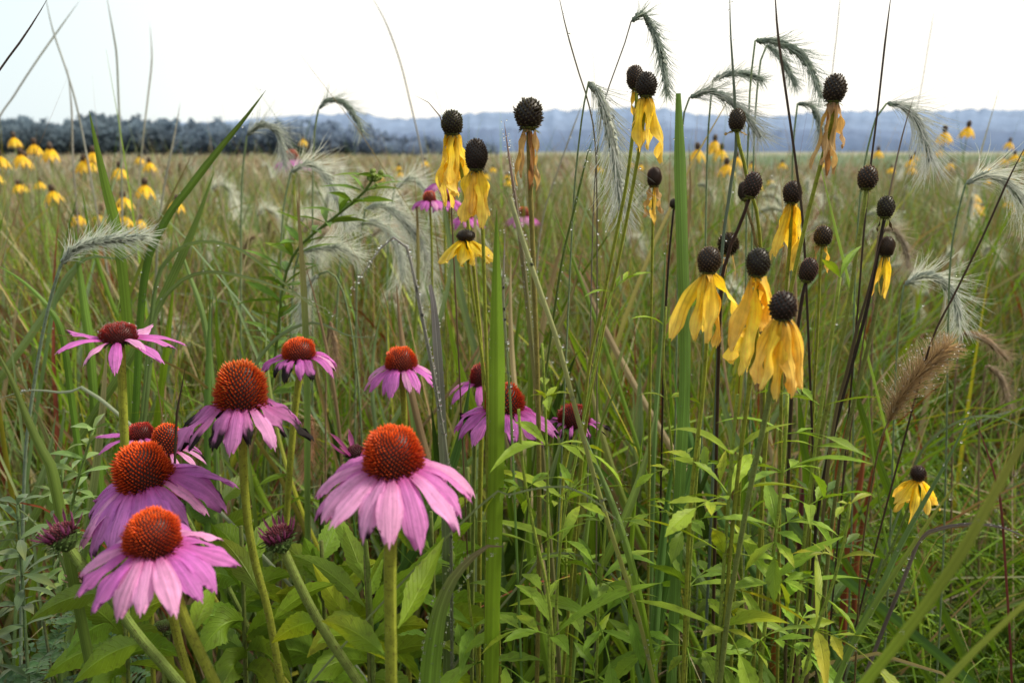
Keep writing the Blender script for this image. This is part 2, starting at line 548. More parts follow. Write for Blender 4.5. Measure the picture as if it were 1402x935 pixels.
def dew_on(C, S, hw, n, r0=.0006, r1=.0014, edge=True, t0=0.1):
    """points of dew on a ribbon"""
    m = len(C)
    i = rng.uniform(t0 * (m - 1), m - 1.001, n); k = i.astype(int); f = (i - k)[:, None]
    p = C[k] * (1 - f) + C[k + 1] * f
    s = np.where(rng.uniform(size=n) < .5, -1, 1) * (1.0 if edge else 1) * np.where(rng.uniform(size=n) < .65, 1.0, rng.uniform(0, 1, n))
    p = p + S[k] * (s * hw)[:, None] + np.array([0, -.0006, .0002])
    r = r0 + (r1 - r0) * rng.uniform(size=n) ** 3
    return p, r


def grass_blade(name, label, cat, pts, Y, wpx, c0, c1=None, roll=.4, fold=.35, tip='point', dew=0, n=90, wav=0, ground=True, group=None, dr=(.0006, .0013)):
    """pts go from the tip downwards"""
    P = pxpath(pts, Y, ground)
    n = max(n, 90)
    C = crom(P, n)[::-1]
    y0 = Y if not np.ndim(Y) else Y[len(pts) // 2]
    w = wpx * mpp(pts[len(pts) // 2][0], pts[len(pts) // 2][1], y0)
    base = np.array([C[0][0], C[0][1], 0 if ground else C[0][2]])
    vis = sum(np.linalg.norm(P[i + 1] - P[i]) for i in range(len(pts) - 1))
    mb = MB()
    S = blade_mesh(mb, C, w, jit(c0, .06), jit(c1 if c1 is not None else c0, .06), roll, fold, tip, wav=wav, vis=vis)
    if not dew:
        return solo(name, mb, M_GRASS, label, cat, base, group)
    t = thing(name, label, cat, base, group)
    part('blade', mb, M_GRASS, t)
    d = MB(); p, r = dew_on(C, S, w * .5, dew, *dr, t0=max(0, 1 - vis / max(np.linalg.norm(np.diff(C, axis=0), axis=1).sum(), 1e-6)))
    balls(d, p, r)
    part('dew', d, M_DEW, t, kind='stuff')
    return t


# ------------------------------------------------------------------ flower parts
def frame_of(A):
    A = nrm(A)
    X = nrm(np.cross(np.array([0, 1.0, 0]), A)); Yv = np.cross(A, X)
    return A, X, Yv


def cone_mesh(C0, A, r, Hh, n, spike, cb, cm, ct, th0=-12, ctop=None, blunt=.34, fine=1.0, lean=.35, powr=.8):
    """seed cone: dome of radius r, height Hh on centre C0, n spikes in a spiral"""
    A, X, Yv = frame_of(A)
    mb = MB()
    th = np.linspace(R(th0), R(90), 12)

    def surf(thv):
        return r * np.sign(np.cos(thv)) * np.abs(np.cos(thv)) ** powr, Hh * np.sin(thv)
    rr, zz = surf(th); k = 20
    a = np.arange(k) / k * 2 * math.pi
    V = C0 + A * zz[:, None, None] + (X * np.cos(a)[None, :, None] + Yv * np.sin(a)[None, :, None]) * rr[:, None, None]
    mb.add(V, gquads(12, k, True), None, np.asarray(cb, float))
    fine_th = np.linspace(R(th0), R(89.5), 300)
    fr, fz = surf(fine_th)
    ar = np.concatenate([[0], np.cumsum(.5 * (fr[1:] + fr[:-1]) * np.hypot(np.diff(fr), np.diff(fz)))])
    q = (np.arange(n) + .5) / n * ar[-1]
    tv = np.interp(q, ar, fine_th)
    ga = np.arange(n) * 2.399963
    pr, pz = surf(tv)
    e = 1e-3
    r2, z2 = surf(tv + e)
    dr, dz = (r2 - pr) / e, (z2 - pz) / e
    Rd = X * np.cos(ga)[:, None] + Yv * np.sin(ga)[:, None]
    P = C0 + Rd * pr[:, None] + A * pz[:, None]
    Nn = nrm(Rd * dz[:, None] - A * dr[:, None])
    D = nrm(Nn * (1 - lean) + A * lean + rng.normal(0, .06, (n, 3)))
    area = 2 * math.pi * ar[-1]
    w = math.sqrt(area / n) * .42 * fine
    T1 = nrm(np.cross(D, A + np.array([.01, .02, 0]))); T2 = np.cross(D, T1)
    hf = (tv - R(th0)) / (R(90) - R(th0))
    L = spike * (1 - .45 * hf ** 2) * rng.uniform(.7, 1.2, n) * (1 + .25 * np.sin(ga * 3 + tv * 5 + rng.uniform(0, 6)))
    ringv = []
    for f, sc in ((-.1, 1.0), (.55, .75), (.88, blunt)):
        for (u, v) in ((1, 0), (0, 1), (-1, 0), (0, -1)):
            ringv.append(P + D * (L * f)[:, None] + (T1 * u + T2 * v) * (w * sc))
    ringv.append(P + D * L[:, None])
    V = np.stack(ringv, 1)
    cb, cm, ct = (np.asarray(c, float) for c in (cb, cm, ct))
    ctop = ct if ctop is None else np.asarray(ctop, float)
    hh = (hf ** 2)[:, None]
    tipc = (ct[None] * (1 - hh) + ctop[None] * hh) * rng.uniform(.75, 1.2, (n, 1))
    midc = (cm[None] * (1 - hh) + (cm * .4 + ctop * .6)[None] * hh) * rng.uniform(.8, 1.2, (n, 1))
    basc = np.broadcast_to(cb[None] * (1 - hh) + (cb * .5 + ctop * .25) * hh, (n, 3))
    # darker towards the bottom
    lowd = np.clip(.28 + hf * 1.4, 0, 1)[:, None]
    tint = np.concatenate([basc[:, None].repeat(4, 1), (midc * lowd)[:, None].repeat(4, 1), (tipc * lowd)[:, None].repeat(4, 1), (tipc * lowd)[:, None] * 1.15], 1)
    qd = []
    for l in (0, 4):
        for j in range(4):
            qd.append([l + j, l + (j + 1) % 4, l + 4 + (j + 1) % 4, l + 4 + j])
    td = [[8 + j, 8 + (j + 1) % 4, 12] for j in range(4)]
    off = (np.arange(n) * 13)[:, None, None]
    mb.add(V, (np.array(qd)[None] + off).reshape(-1, 4), (np.array(td)[None] + off).reshape(-1, 3), tint.reshape(-1, 3))
    return mb, P + D * L[:, None]


def petal_mesh(B, Rd, A, L, Wd, e0, e1, col, colb, n=14, m=7, pw=1.0, notch=.15, ridge=.10, cup=.15, wav=0.0, twist=0.0,
               swirl=0.0, dark=None, tipf=.45, roll=0.0, fold=None):
    """ray petal from B outwards along Rd (unit, square to A)"""
    mb = MB()
    A = nrm(A); Rd = nrm(Rd)
    us = np.linspace(-1, 1, m)
    t = np.linspace(0, 1, n)
    el = R(e0) + (R(e1) - R(e0)) * t ** pw + min(wav, .5) * .6 * np.sin(t * rng.uniform(5, 10) + rng.uniform(0, 6)) * t
    sw = swirl * t
    Sd = np.cross(A, Rd)
    Rv = Rd[None] * np.cos(sw)[:, None] + Sd[None] * np.sin(sw)[:, None]
    dirs = Rv * np.cos(el)[:, None] + A[None] * np.sin(el)[:, None]
    C = B + np.vstack([[0, 0, 0], np.cumsum((dirs[1:] + dirs[:-1]) * .5 * L / (n - 1), axis=0)])
    S = np.cross(A[None], Rv)
    T = nrm(np.gradient(C, axis=0))
    S = rot(nrm(S), T, roll + twist * t)
    Nn = np.cross(T, S)
    Nn = -Nn if np.dot(Nn[0], A) < 0 else Nn
    prof = np.interp(t, [0, .12, .35, .6, .82, .95, 1], [.38, .62, .92, 1, .9, .66, tipf])
    hw = Wd * .5 * prof * (1 + .05 * np.sin(t * rng.uniform(9, 17) + rng.uniform(0, 6)))
    teeth = .5 - .5 * np.cos(3 * math.pi * us)          # three lobes at the tip
    mlen = 1 - notch * (us ** 2 * .9 + .55 * teeth)
    V = np.zeros((n, m, 3))
    ph = rng.uniform(0, 6, 3)
    for j, u in enumerate(us):
        tj = t * (1 - (1 - mlen[j]) * t ** 3)
        Cj = np.stack([np.interp(tj, t, C[:, k]) for k in range(3)], 1)
        z = Wd * (-ridge * np.cos(3 * math.pi * u) * .5 * (1 - t * .3) - cup * (u * u))
        if fold is not None:
            z = z + fold * hw * abs(u)
        z = z + wav * Wd * (u * np.sin(t * 8 + ph[0]) * .5 + abs(u) * np.sin(t * 11 + ph[1] + u) * .5)
        V[:, j] = Cj + S * (hw * u)[:, None] + Nn * z[:, None]
    col = np.asarray(col, float); colb = np.asarray(colb, float)
    q = np.clip(1 - t / .3, 0, 1)[:, None, None] ** 1.3
    c = col[None, None] * (1 - q) + colb[None, None] * q
    c = c * (1 + .10 * np.cos(3 * math.pi * us))[None, :, None] * rng.uniform(.94, 1.06, (n, m, 1))
    pale = (.18 * np.clip(t - .3, 0, 1))[:, None, None]
    c = c * (1 - pale) + pale * np.array([.8, .65, .75]) * (col.max() / .6)
    if dark is not None:
        edge = np.abs(us)[None] ** 2 * .25
        dq = np.clip((t[:, None] + edge + .12 * np.sin(us * 5 + ph[2])[None] - dark) / .10, 0, 1)[..., None]
        c = c * (1 - dq) + np.array([.012, .008, .009]) * dq
    U = np.zeros((n, m, 3)); U[..., 0] = us[None]; U[..., 1] = t[:, None]; U[..., 2] = rng.uniform()
    mb.add(V, gquads(n, m), None, c.reshape(-1, 3), U)
    return mb


def leaf_mesh(mb, Bp, Tp, wid, bow, roll=0.3, c=MID, fold=.35, serr=.05, n=22, bowv=(0, 0, 1), wav=.06, wide=.38, c1=None):
    """lance-shaped leaf from Bp to Tp; bow lifts its middle"""
    Bp, Tp = np.asarray(Bp), np.asarray(Tp)
    mid = (Bp + Tp) / 2 + np.asarray(bowv, float) * bow
    t = np.linspace(0, 1, n)[:, None]
    C = Bp * (1 - t) ** 2 + mid * 2 * t * (1 - t) + Tp * t ** 2
    T = nrm(np.gradient(C, axis=0))
    S = nrm(np.cross(T, VIEW[None])); S = rot(S, T, np.full(n, roll))
    tt = t[:, 0]
    prof = np.interp(tt, [0, .06, .16, wide, .6, .8, .93, 1], [.08, .12, .45, 1, .88, .5, .18, .02])
    if c1 is None and rng.uniform() < .3: c1 = np.asarray(c) * np.array([1.9, 1.35, .9])
    sweep(mb, C, S, wid * .5 * prof, (-1, -.66, -.33, 0, .33, .66, 1), fold, jit(c, .15), None if c1 is None else jit(c1, .1), serr=serr, wav=wav)


def leaf3d(mb, B, az, el, L, wid, droop, c=MID, serr=.05, roll=0.0, fold=.3, n=16, wide=.38):
    """leaf by direction: azimuth, start elevation, droop in radians along it"""
    t = np.linspace(0, 1, n)
    e = el - droop * t
    d = np.stack([np.sin(az) * np.cos(e), np.cos(az) * np.cos(e), np.sin(e)], 1)
    C = np.asarray(B) + np.vstack([[0, 0, 0], np.cumsum(d[1:] * L / (n - 1), axis=0)])
    S = np.array([math.cos(az), -math.sin(az), 0])[None].repeat(n, 0)
    T = nrm(np.gradient(C, axis=0)); S = rot(S, T, np.full(n, roll))
    prof = np.interp(t, [0, .06, .16, wide, .6, .8, .93, 1], [.08, .12, .45, 1, .88, .5, .18, .02])
    c1 = jit(np.asarray(c) * np.array([1.7, 1.25, .9]), .1) if rng.uniform() < .25 else None
    sweep(mb, C, S, wid * .5 * prof, (-1, -.5, 0, .5, 1), fold, jit(c, .16), c1, serr=serr, wav=.08)
    return C


def lobed_leaf(mb, B, az, el, L, wid, droop, c=FRESH, pairs=2):
    """deeply cut leaf: an end leaflet and pairs of side leaflets on one stalk"""
    n = 12; t = np.linspace(0, 1, n); e = el - droop * t
    d = np.stack([np.sin(az) * np.cos(e), np.cos(az) * np.cos(e), np.sin(e)], 1)
    C = np.asarray(B) + np.vstack([[0, 0, 0], np.cumsum(d[1:] * L * .55 / (n - 1), axis=0)])
    tube(mb, C, [L * .010, L * .006], 4, jit(c, .08))
    leaf3d(mb, C[-1], az + rng.normal(0, .1), e[-1], L * rng.uniform(.5, .62), wid * 1.15, droop * .6, c, .10, rng.normal(0, .3), wide=.45, n=14)
    for k in range(pairs):
        i = int((.35 + .55 * k / max(pairs - .4, 1)) * (n - 1))
        for s in (-1, 1):
            if rng.uniform() < .1: continue
            leaf3d(mb, C[i], az + s * rng.uniform(.55, .95), e[i] + rng.uniform(-.1, .35), L * rng.uniform(.3, .5), wid * rng.uniform(.65, .9), droop * .6, c, .10, rng.normal(0, .35), wide=.45, n=12)


STEMG = (.24, .275, .03); STEMD = (.15, .15, .03)


def stem_part(t, path, r0, r1, c0=STEMG, c1=STEMD, k=8, n=80, label=None):
    mb = MB(); C = crom(path, n)
    tube(mb, C, [r0, r1], k, jit(c0, .08), jit(c1, .08), bumpy=.03)
    if r0 > .0016:
        nb = 420; i = rng.uniform(0, n * .55, nb); k_ = i.astype(int); f = (i - k_)[:, None]
        Pp = C[k_] * (1 - f) + C[k_ + 1] * f
        a = rng.uniform(0, 6.283, nb); O = np.stack([np.cos(a), np.sin(a), rng.uniform(-.2, .5, nb)], 1)
        q0 = Pp + O * r0 * .9; q1 = q0 + nrm(O) * rng.uniform(.0006, .0018, nb)[:, None]
        sd_ = np.array([0, 0, .00012])
        mb.add(np.stack([q0 - sd_, q0 + sd_, q1], 1).reshape(-1, 3), None, np.arange(nb * 3).reshape(-1, 3), (.45, .46, .25))
    part('stem', mb, M_STEM, t, label)
    return C


PINK = (.57, .145, .52); PINKB = (.50, .06, .30); PALEPK = (.74, .32, .62)
OR_T = (.92, .145, .012); OR_M = (.70, .055, .006); OR_B = (.03, .006, .005)
RD_T = (.50, .03, .015); RD_M = (.28, .015, .01)


def coneflower(label, c, w, h, Y, stem, L, npet, e0, e1, stem_w=12, pw=1.0, pet_w=.33, tilt=(0, 0), col=PINK, colb=PINKB, top=None, tip=OR_T, mid=OR_M,
               dark=0.0, wav=.05, ejit=8, leaves=(), skip=(), short=None, wspan=.15, nspk=420, dewtop=0, phase=0.0, spk=.17, powr=.62, extra=()):
    px, py = c
    w *= .93; h *= .88; L *= .80
    s = mpp(px, py, Y)
    el = math.atan((py - 206) / FPX)
    r = w / 2 * s
    b = r * math.sin(el) * .9
    top_h = max(h * s - b, r * .3)
    Hh = math.sqrt(max(top_h ** 2 - b ** 2, (r * .25) ** 2)) / math.cos(el)
    C0 = at(px, py + h / 2 - b / s, Y)
    A = nrm([tilt[0], tilt[1], 1.0])
    A, X, Yv = frame_of(A)
    path = [C0 - A * r * .12, C0 - A * r * .9] + [at(p[0], p[1], p[2] if len(p) > 2 else Y) for p in stem]
    path = to_ground(path)
    base = np.array([path[-1][0], path[-1][1], 0])
    t = thing('purple_coneflower', label, 'flower', base)
    sr = stem_w / 2 * s * .88
    stem_part(t, path, sr, sr * .8)
    sp = spk * r
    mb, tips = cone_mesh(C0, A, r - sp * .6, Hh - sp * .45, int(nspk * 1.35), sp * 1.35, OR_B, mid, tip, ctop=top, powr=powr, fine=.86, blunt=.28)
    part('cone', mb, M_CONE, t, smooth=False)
    if dewtop:
        d = MB(); k = rng.choice(len(tips), min(dewtop, len(tips)), replace=False)
        balls(d, tips[k], rng.uniform(.0003, .0007, len(k))); part('dew', d, M_DEW, t, kind='stuff')
    # calyx of small green bracts
    mb = MB()
    for k in range(22):
        a = k / 22 * 2 * math.pi + rng.uniform(-.1, .1)
        Rd = X * math.cos(a) + Yv * math.sin(a)
        q = petal_mesh(C0 + Rd * r * .35 - A * r * .18, Rd, A, r * rng.uniform(.5, .8), r * .2, -5, -55, (.06, .12, .03), (.08, .14, .03), n=5, m=3, notch=.3, tipf=.1, ridge=0)
        mb.add(q.V[0], q.Q[0], None, q.T[0], q.U[0])
    ring = np.linspace(0, 1, 6)
    P = C0 - A * (r * (.05 + .25 * ring))[:, None]
    tube(mb, P, [r * .75, r * .7, r * .3], 12, (.08, .13, .03))
    part('calyx', mb, M_LEAF, t)
    for k in range(npet):
        if k in skip: continue
        a = 2 * math.pi * (k + phase) / npet + rng.uniform(-.45, .45) * 2 * math.pi / npet * .5
        Rd = X * math.cos(a) + Yv * math.sin(a)
        ll = L * s * rng.uniform(1 - wspan, 1 + wspan * .6)
        if short and k in short: ll *= short[k]
        dk = rng.uniform(.45, .95) if rng.uniform() < dark else (rng.uniform(.93, 1.08) if rng.uniform() < .3 else None)
        cc = np.asarray(col) * (1 - .0) if rng.uniform() < .66 else np.asarray(PALEPK)
        if dk is not None and dk < .8: cc = np.asarray(col) * .8
        m2 = petal_mesh(C0 + Rd * r * .80 - A * r * rng.uniform(0, .1), Rd, A, ll, ll * pet_w * rng.uniform(.82, 1.12), e0 + rng.normal(0, ejit * .5), e1 + rng.normal(0, ejit), jit(cc, .08), jit(colb, .1),
                        pw=pw, wav=wav * (2.5 if dk else 1), swirl=rng.normal(0, .12), dark=dk, twist=rng.normal(0, .25), roll=rng.normal(0, .12))
        part('petal', m2, M_PETAL, t, 'petal with a withered black tip' if dk and dk < .85 else None)
    for (bx, by, tx, ty, wp, bow, dy, roll) in leaves:
        mb = MB(); sb = mpp(bx, by, Y)
        leaf_mesh(mb, at(bx, by, Y), at(tx, ty, Y + dy), wp * sb, bow * sb, roll, FRESH if rng.uniform() < .5 else MID)
        part('leaf', mb, M_LEAF, t)
    return t


BLK = (.012, .007, .005); BLKT = (.14, .08, .048); OLV = (.13, .10, .04)
YL = (.93, .71, .05); YLO = (.89, .61, .07); DRY = (.52, .35, .15); DRYB = (.30, .15, .045)


def yellow_flower(label, c, w, h, Y, stem, petals=(), stem_w=5, tilt=(0, 0), tipc=BLKT, stemc=STEMG, stemc1=STEMD, rough=0.0, crown=False, name='yellow_coneflower', cat='flower', extra_stem=0.0, dewp=0, leafs=()):
    """petals: (angle deg, length px, width px, e0, e1, colour, wav, swirl)"""
    px, py = c
    s = mpp(px, py, Y)
    r = w / 2 * s * rng.uniform(.93, 1.02); Hh = h / 2 * s * rng.uniform(.96, 1.08)
    C = at(px, py, Y)
    tipc = np.asarray(tipc) * np.array([rng.uniform(.7, 1.5), rng.uniform(.7, 1.4), rng.uniform(.7, 1.2)])
    A, X, Yv = frame_of([tilt[0], tilt[1], 1.0])
    bot = C - A * Hh * .93
    path = to_ground([bot + A * Hh * .2, bot - A * Hh * .5] + [at(p[0], p[1], p[2] if len(p) > 2 else Y) for p in stem])
    t = thing(name, label, cat, [path[-1][0], path[-1][1], 0])
    sr = stem_w / 2 * s
    stem_part(t, path, sr, sr * 1.15, stemc, stemc1, k=6)
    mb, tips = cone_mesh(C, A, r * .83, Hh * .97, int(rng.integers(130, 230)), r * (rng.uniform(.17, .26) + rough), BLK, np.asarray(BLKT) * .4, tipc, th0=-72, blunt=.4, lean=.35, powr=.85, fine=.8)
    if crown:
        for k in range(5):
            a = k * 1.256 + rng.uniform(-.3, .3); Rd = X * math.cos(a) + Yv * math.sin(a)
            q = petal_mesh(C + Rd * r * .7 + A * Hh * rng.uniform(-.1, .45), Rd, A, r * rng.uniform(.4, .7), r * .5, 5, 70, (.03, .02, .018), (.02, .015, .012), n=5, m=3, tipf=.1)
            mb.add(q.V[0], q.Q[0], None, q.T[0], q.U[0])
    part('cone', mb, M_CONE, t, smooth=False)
    mb = MB()
    tube(mb, [bot - A * Hh * .12, bot + A * Hh * .02, bot + A * Hh * .15], [sr, r * .5, r * .62], 10, (.13, .15, .03))
    for k in range(9):
        a = k / 9 * 6.28 + rng.uniform(-.2, .2); Rd = X * math.cos(a) + Yv * math.sin(a)
        q = petal_mesh(bot + Rd * r * .4, Rd, A, r * rng.uniform(.4, .7), r * .16, -10, -60, (.14, .15, .03), (.12, .14, .03), n=4, m=3, tipf=.1, ridge=0)
        mb.add(q.V[0], q.Q[0], None, q.T[0], q.U[0])
    part('calyx', mb, M_LEAF, t)
    for (ang, ll, ww, e0, e1, col, wav, sw) in petals:
        a = R(ang) + rng.uniform(-.1, .1)
        Rd = X * math.cos(a) + Yv * math.sin(a)
        cb = np.asarray(col) * np.array([.8, .7, .9])
        m2 = petal_mesh(bot + Rd * r * .48, Rd, A, ll * s, ww * s * .72, e0 - 22, e1, jit(col, .08), jit(cb, .08), n=24, pw=.40, wav=wav * 2.2 + .08, swirl=sw, twist=rng.normal(0, .9), cup=rng.uniform(.12, .5), ridge=.09, notch=.07,
                        roll=rng.normal(0, .55), tipf=.35)
        part('petal', m2, M_YPETAL, t)
    for (bx, by, tx, ty, wp, bow, dy, roll) in leafs:
        mb = MB(); sb = mpp(bx, by, Y)
        leaf_mesh(mb, at(bx, by, Y), at(tx, ty, Y + dy), wp * sb, bow * sb, roll, FRESH, serr=.03, wide=.42)
        part('leaf', mb, M_LEAF, t)
    return t


def pets(n, L, Wd, e0=-35, e1=-82, col=YL, wav=.14, ph=0, lj=.24, cols=None, sj=.4):
    out = []
    for k in range(n):
        cc = col if cols is None else cols[k % len(cols)]
        out.append((ph + 360 * k / n + rng.uniform(-12, 12), L * rng.uniform(1 - lj, 1 + lj), Wd * rng.uniform(.8, 1.2), e0 + rng.normal(0, 8), e1 + rng.normal(0, 5), cc, wav, rng.normal(0, sj)))
    return out


def rye_spike(C, awn, nodes=26, per=5, col=(.30, .34, .25), acol=(.50, .52, .44), wid=.0016, spread=.5, droop=.3, hair=.00028, r=.0008):
    """nodding grass spike along C (root of the spike to its tip): lemmas and long bristles"""
    mb = MB(); C = np.asarray(C)
    L = np.linalg.norm(np.diff(C, axis=0), axis=1).sum()
    tube(mb, C, [r, r * .4], 5, col)
    T = nrm(np.gradient(C, axis=0))
    n = len(C); K = nodes * per
    tt = np.repeat(np.linspace(0.0, .97, nodes), per) + rng.uniform(-.01, .01, K)
    tt = np.clip(tt, 0, .999)
    i = tt * (n - 1.001); k = i.astype(int); f = (i - k)[:, None]
    P = C[k] * (1 - f) + C[k + 1] * f; Tk = T[k]
    ref = np.array([.2, .9, .3])
    S = nrm(np.cross(Tk, ref[None])); B = np.cross(Tk, S)
    a = rng.uniform(0, 6.283, K)
    O = S * np.cos(a)[:, None] + B * np.sin(a)[:, None]
    sc = (.7 + .5 * np.sin(math.pi * np.clip(tt * .9 + .08, 0, 1)))
    # lemmas
    ll = L / nodes * 2.6 * rng.uniform(.8, 1.2, K) * sc
    D = nrm(Tk + O * rng.uniform(.3, .75, K)[:, None])
    side = nrm(np.cross(D, O))
    q0 = P; q1 = P + D * (ll * .45)[:, None]; q2 = P + D * ll[:, None]
    w = wid * sc * rng.uniform(.7, 1.5, K)
    V = np.stack([q0, q1 - side * w[:, None], q1 + O * (w * .8)[:, None], q1 + side * w[:, None], q2], 1)
    idx = np.array([[0, 1, 2], [0, 2, 3], [1, 4, 2], [2, 4, 3]])[None] + (np.arange(K) * 5)[:, None, None]
    colv = np.asarray(col)[None, None] * rng.uniform(.7, 1.3, (K, 1, 1)) * np.ones((1, 5, 1))
    mb.add(V, None, idx.reshape(-1, 3), colv.reshape(-1, 3))
    # bristles
    A_ = awn * rng.uniform(.6, 1.15, K) * sc
    ns = 5
    tseg = np.linspace(0, 1, ns)
    pts = [q2]
    d0 = D
    kin = rng.uniform(.1, 2.0, K); jitv = rng.normal(0, .22, (K, 3))
    for j in range(1, ns):
        d = nrm(d0 + O * (spread * tseg[j] ** 1.2 * kin)[:, None] + jitv * tseg[j] + rng.normal(0, .08, (K, 3)) + np.array([0, 0, -droop * tseg[j]]))
        pts.append(pts[-1] + d * (A_ / (ns - 1))[:, None])
    pts = np.stack(pts, 1)
    sv = nrm(np.cross(D, VIEW[None]) + 1e-4)
    hwv = hair * (1 - .75 * tseg)
    V = np.stack([pts - sv[:, None] * hwv[None, :, None], pts + sv[:, None] * hwv[None, :, None]], 2)
    qd = gquads(ns, 2)[None] + (np.arange(K) * ns * 2)[:, None, None]
    colv = np.asarray(acol)[None, None] * rng.uniform(.75, 1.25, (K, 1, 1)) * np.ones((1, ns * 2, 1))
    mb.add(V.reshape(-1, 3), qd.reshape(-1, 4), None, colv.reshape(-1, 3))
    return mb, pts.reshape(-1, 3)


def wild_rye(label, spike, Y, stem=(), awn=60, nodes=26, per=5, col=(.28, .33, .25), acol=(.55, .57, .50), dew=0, spread=.5, droop=.3, stemc=GRAYG, stem_w=3, wid=.0016, group=None, hair=.00028):
    """spike and stem in view pixels; spike from its root to its tip"""
    Ys = Y
    P = crom([at(p[0], p[1], Ys + (p[2] if len(p) > 2 else 0)) for p in spike], 30)
    s = mpp(spike[0][0], spike[0][1], Ys)
    path = to_ground([P[1], P[0]] + [at(p[0], p[1], Ys + (p[2] if len(p) > 2 else 0)) for p in stem], .2)
    t = thing('wild_rye', label, 'grass', [path[-1][0], path[-1][1], 0], group)
    mb = MB(); tube(mb, crom(path[1:], 70), [stem_w * .45 * s, stem_w * .6 * s], 5, jit(stemc, .08), jit(stemc, .1))
    part('stem', mb, M_STEM, t)
    mb, pts = rye_spike(P, awn * s * .72, nodes + 4, int(per * 1.5), col, acol, wid=wid * 1.25, spread=spread, droop=droop, hair=hair)
    part('seed_head', mb, M_AWN, t)
    if dew:
        d = MB(); k = rng.choice(len(pts), min(dew, len(pts)), replace=False)
        balls(d, pts[k], .0004 + .0007 * rng.uniform(size=len(k)) ** 2); part('dew', d, M_DEW, t, kind='stuff')
    return t

# ================================================================== the setting
def build_ground():
    mb = MB()
    xs = np.concatenate([-np.geomspace(3000, 4, 16), np.linspace(-3, 3, 25), np.geomspace(4, 3000, 16)])
    ys = np.concatenate([-np.geomspace(200, 3, 8), np.linspace(-2, 8, 41), np.geomspace(9, 3500, 24)])
    X, Y = np.meshgrid(xs, ys)
    Z = .012 * np.sin(X * 3.1 + Y * 1.7) * np.sin(Y * 2.3 - X) - .02
    Z = np.where(np.abs(Y) > 30, -.02, Z)
    mb.add(np.stack([X, Y, Z], -1), gquads(len(ys), len(xs)), None, (.1, .08, .05))
    solo('ground', mb, M_GROUND, kind='structure')


build_ground()


def vnoise(x, seed, octs=5, base=1.0):
    r = np.random.default_rng(seed); y = np.zeros_like(x, float); a = 1.0
    for o in range(octs):
        f = base * 2 ** o
        y += a * np.sin(x * f + r.uniform(0, 6.28)) * np.sin(x * f * .73 + r.uniform(0, 6.28)); a *= .55
    return y


def build_hills(name, Y0, Y1, prof, c0, c1, seed, rough=.06):
    """a wooded ridge: prof is (view x, view y of the crest at Y1)"""
    mb = MB(); n, m = 500, 14
    pxs = np.linspace(-700, 2100, n)
    top = np.interp(pxs, [p[0] for p in prof], [p[1] for p in prof])
    P = np.zeros((n, m, 3)); Cc = np.zeros((n, m, 3))
    r = np.random.default_rng(seed)
    crest = np.array([at(pxs[i], top[i], Y1)[2] for i in range(n)])
    crest = crest * (1 + rough * vnoise(pxs * .03, seed, 5) * .4 + rough * .5 * r.uniform(-1, 1, n))
    for j in range(m):
        f = j / (m - 1)
        Yj = Y0 + (Y1 - Y0) * f
        P[:, j, 0] = (pxs - W0 / 2) / FPX * Yj
        P[:, j, 1] = Yj + r.uniform(-1, 1, n) * (Y1 - Y0) * .015
        P[:, j, 2] = crest * (f ** .55) + r.uniform(-1, 1, n) * crest * .02 * (0 if j == 0 else 1)
        Cc[:, j] = np.asarray(c0) * (1 - f) + np.asarray(c1) * f  # distance haze is painted in as a blue ridge tint
    P[:, 0, 2] = -.5
    mb.add(P, gquads(n, m), None, Cc.reshape(-1, 3))
    solo(name, mb, M_HILL, kind='structure')


build_hills('hills', 900, 1300, [(-700, 168), (0, 172), (300, 168), (430, 157), (500, 153), (540, 162), (600, 160), (640, 156), (720, 152), (830, 150), (875, 146), (905, 150), (960, 158), (1040, 160), (1100, 154), (1180, 150), (1260, 152), (1310, 147), (1360, 152), (1402, 150), (2100, 140)],
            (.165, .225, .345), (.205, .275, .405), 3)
build_hills('hills', 520, 640, [(-700, 185), (300, 182), (470, 178), (560, 182), (650, 176), (760, 179), (900, 174), (1010, 180), (1120, 176), (1250, 181), (1330, 178), (1402, 182), (2100, 178)],
            (.11, .155, .25), (.145, .195, .305), 5, .09)


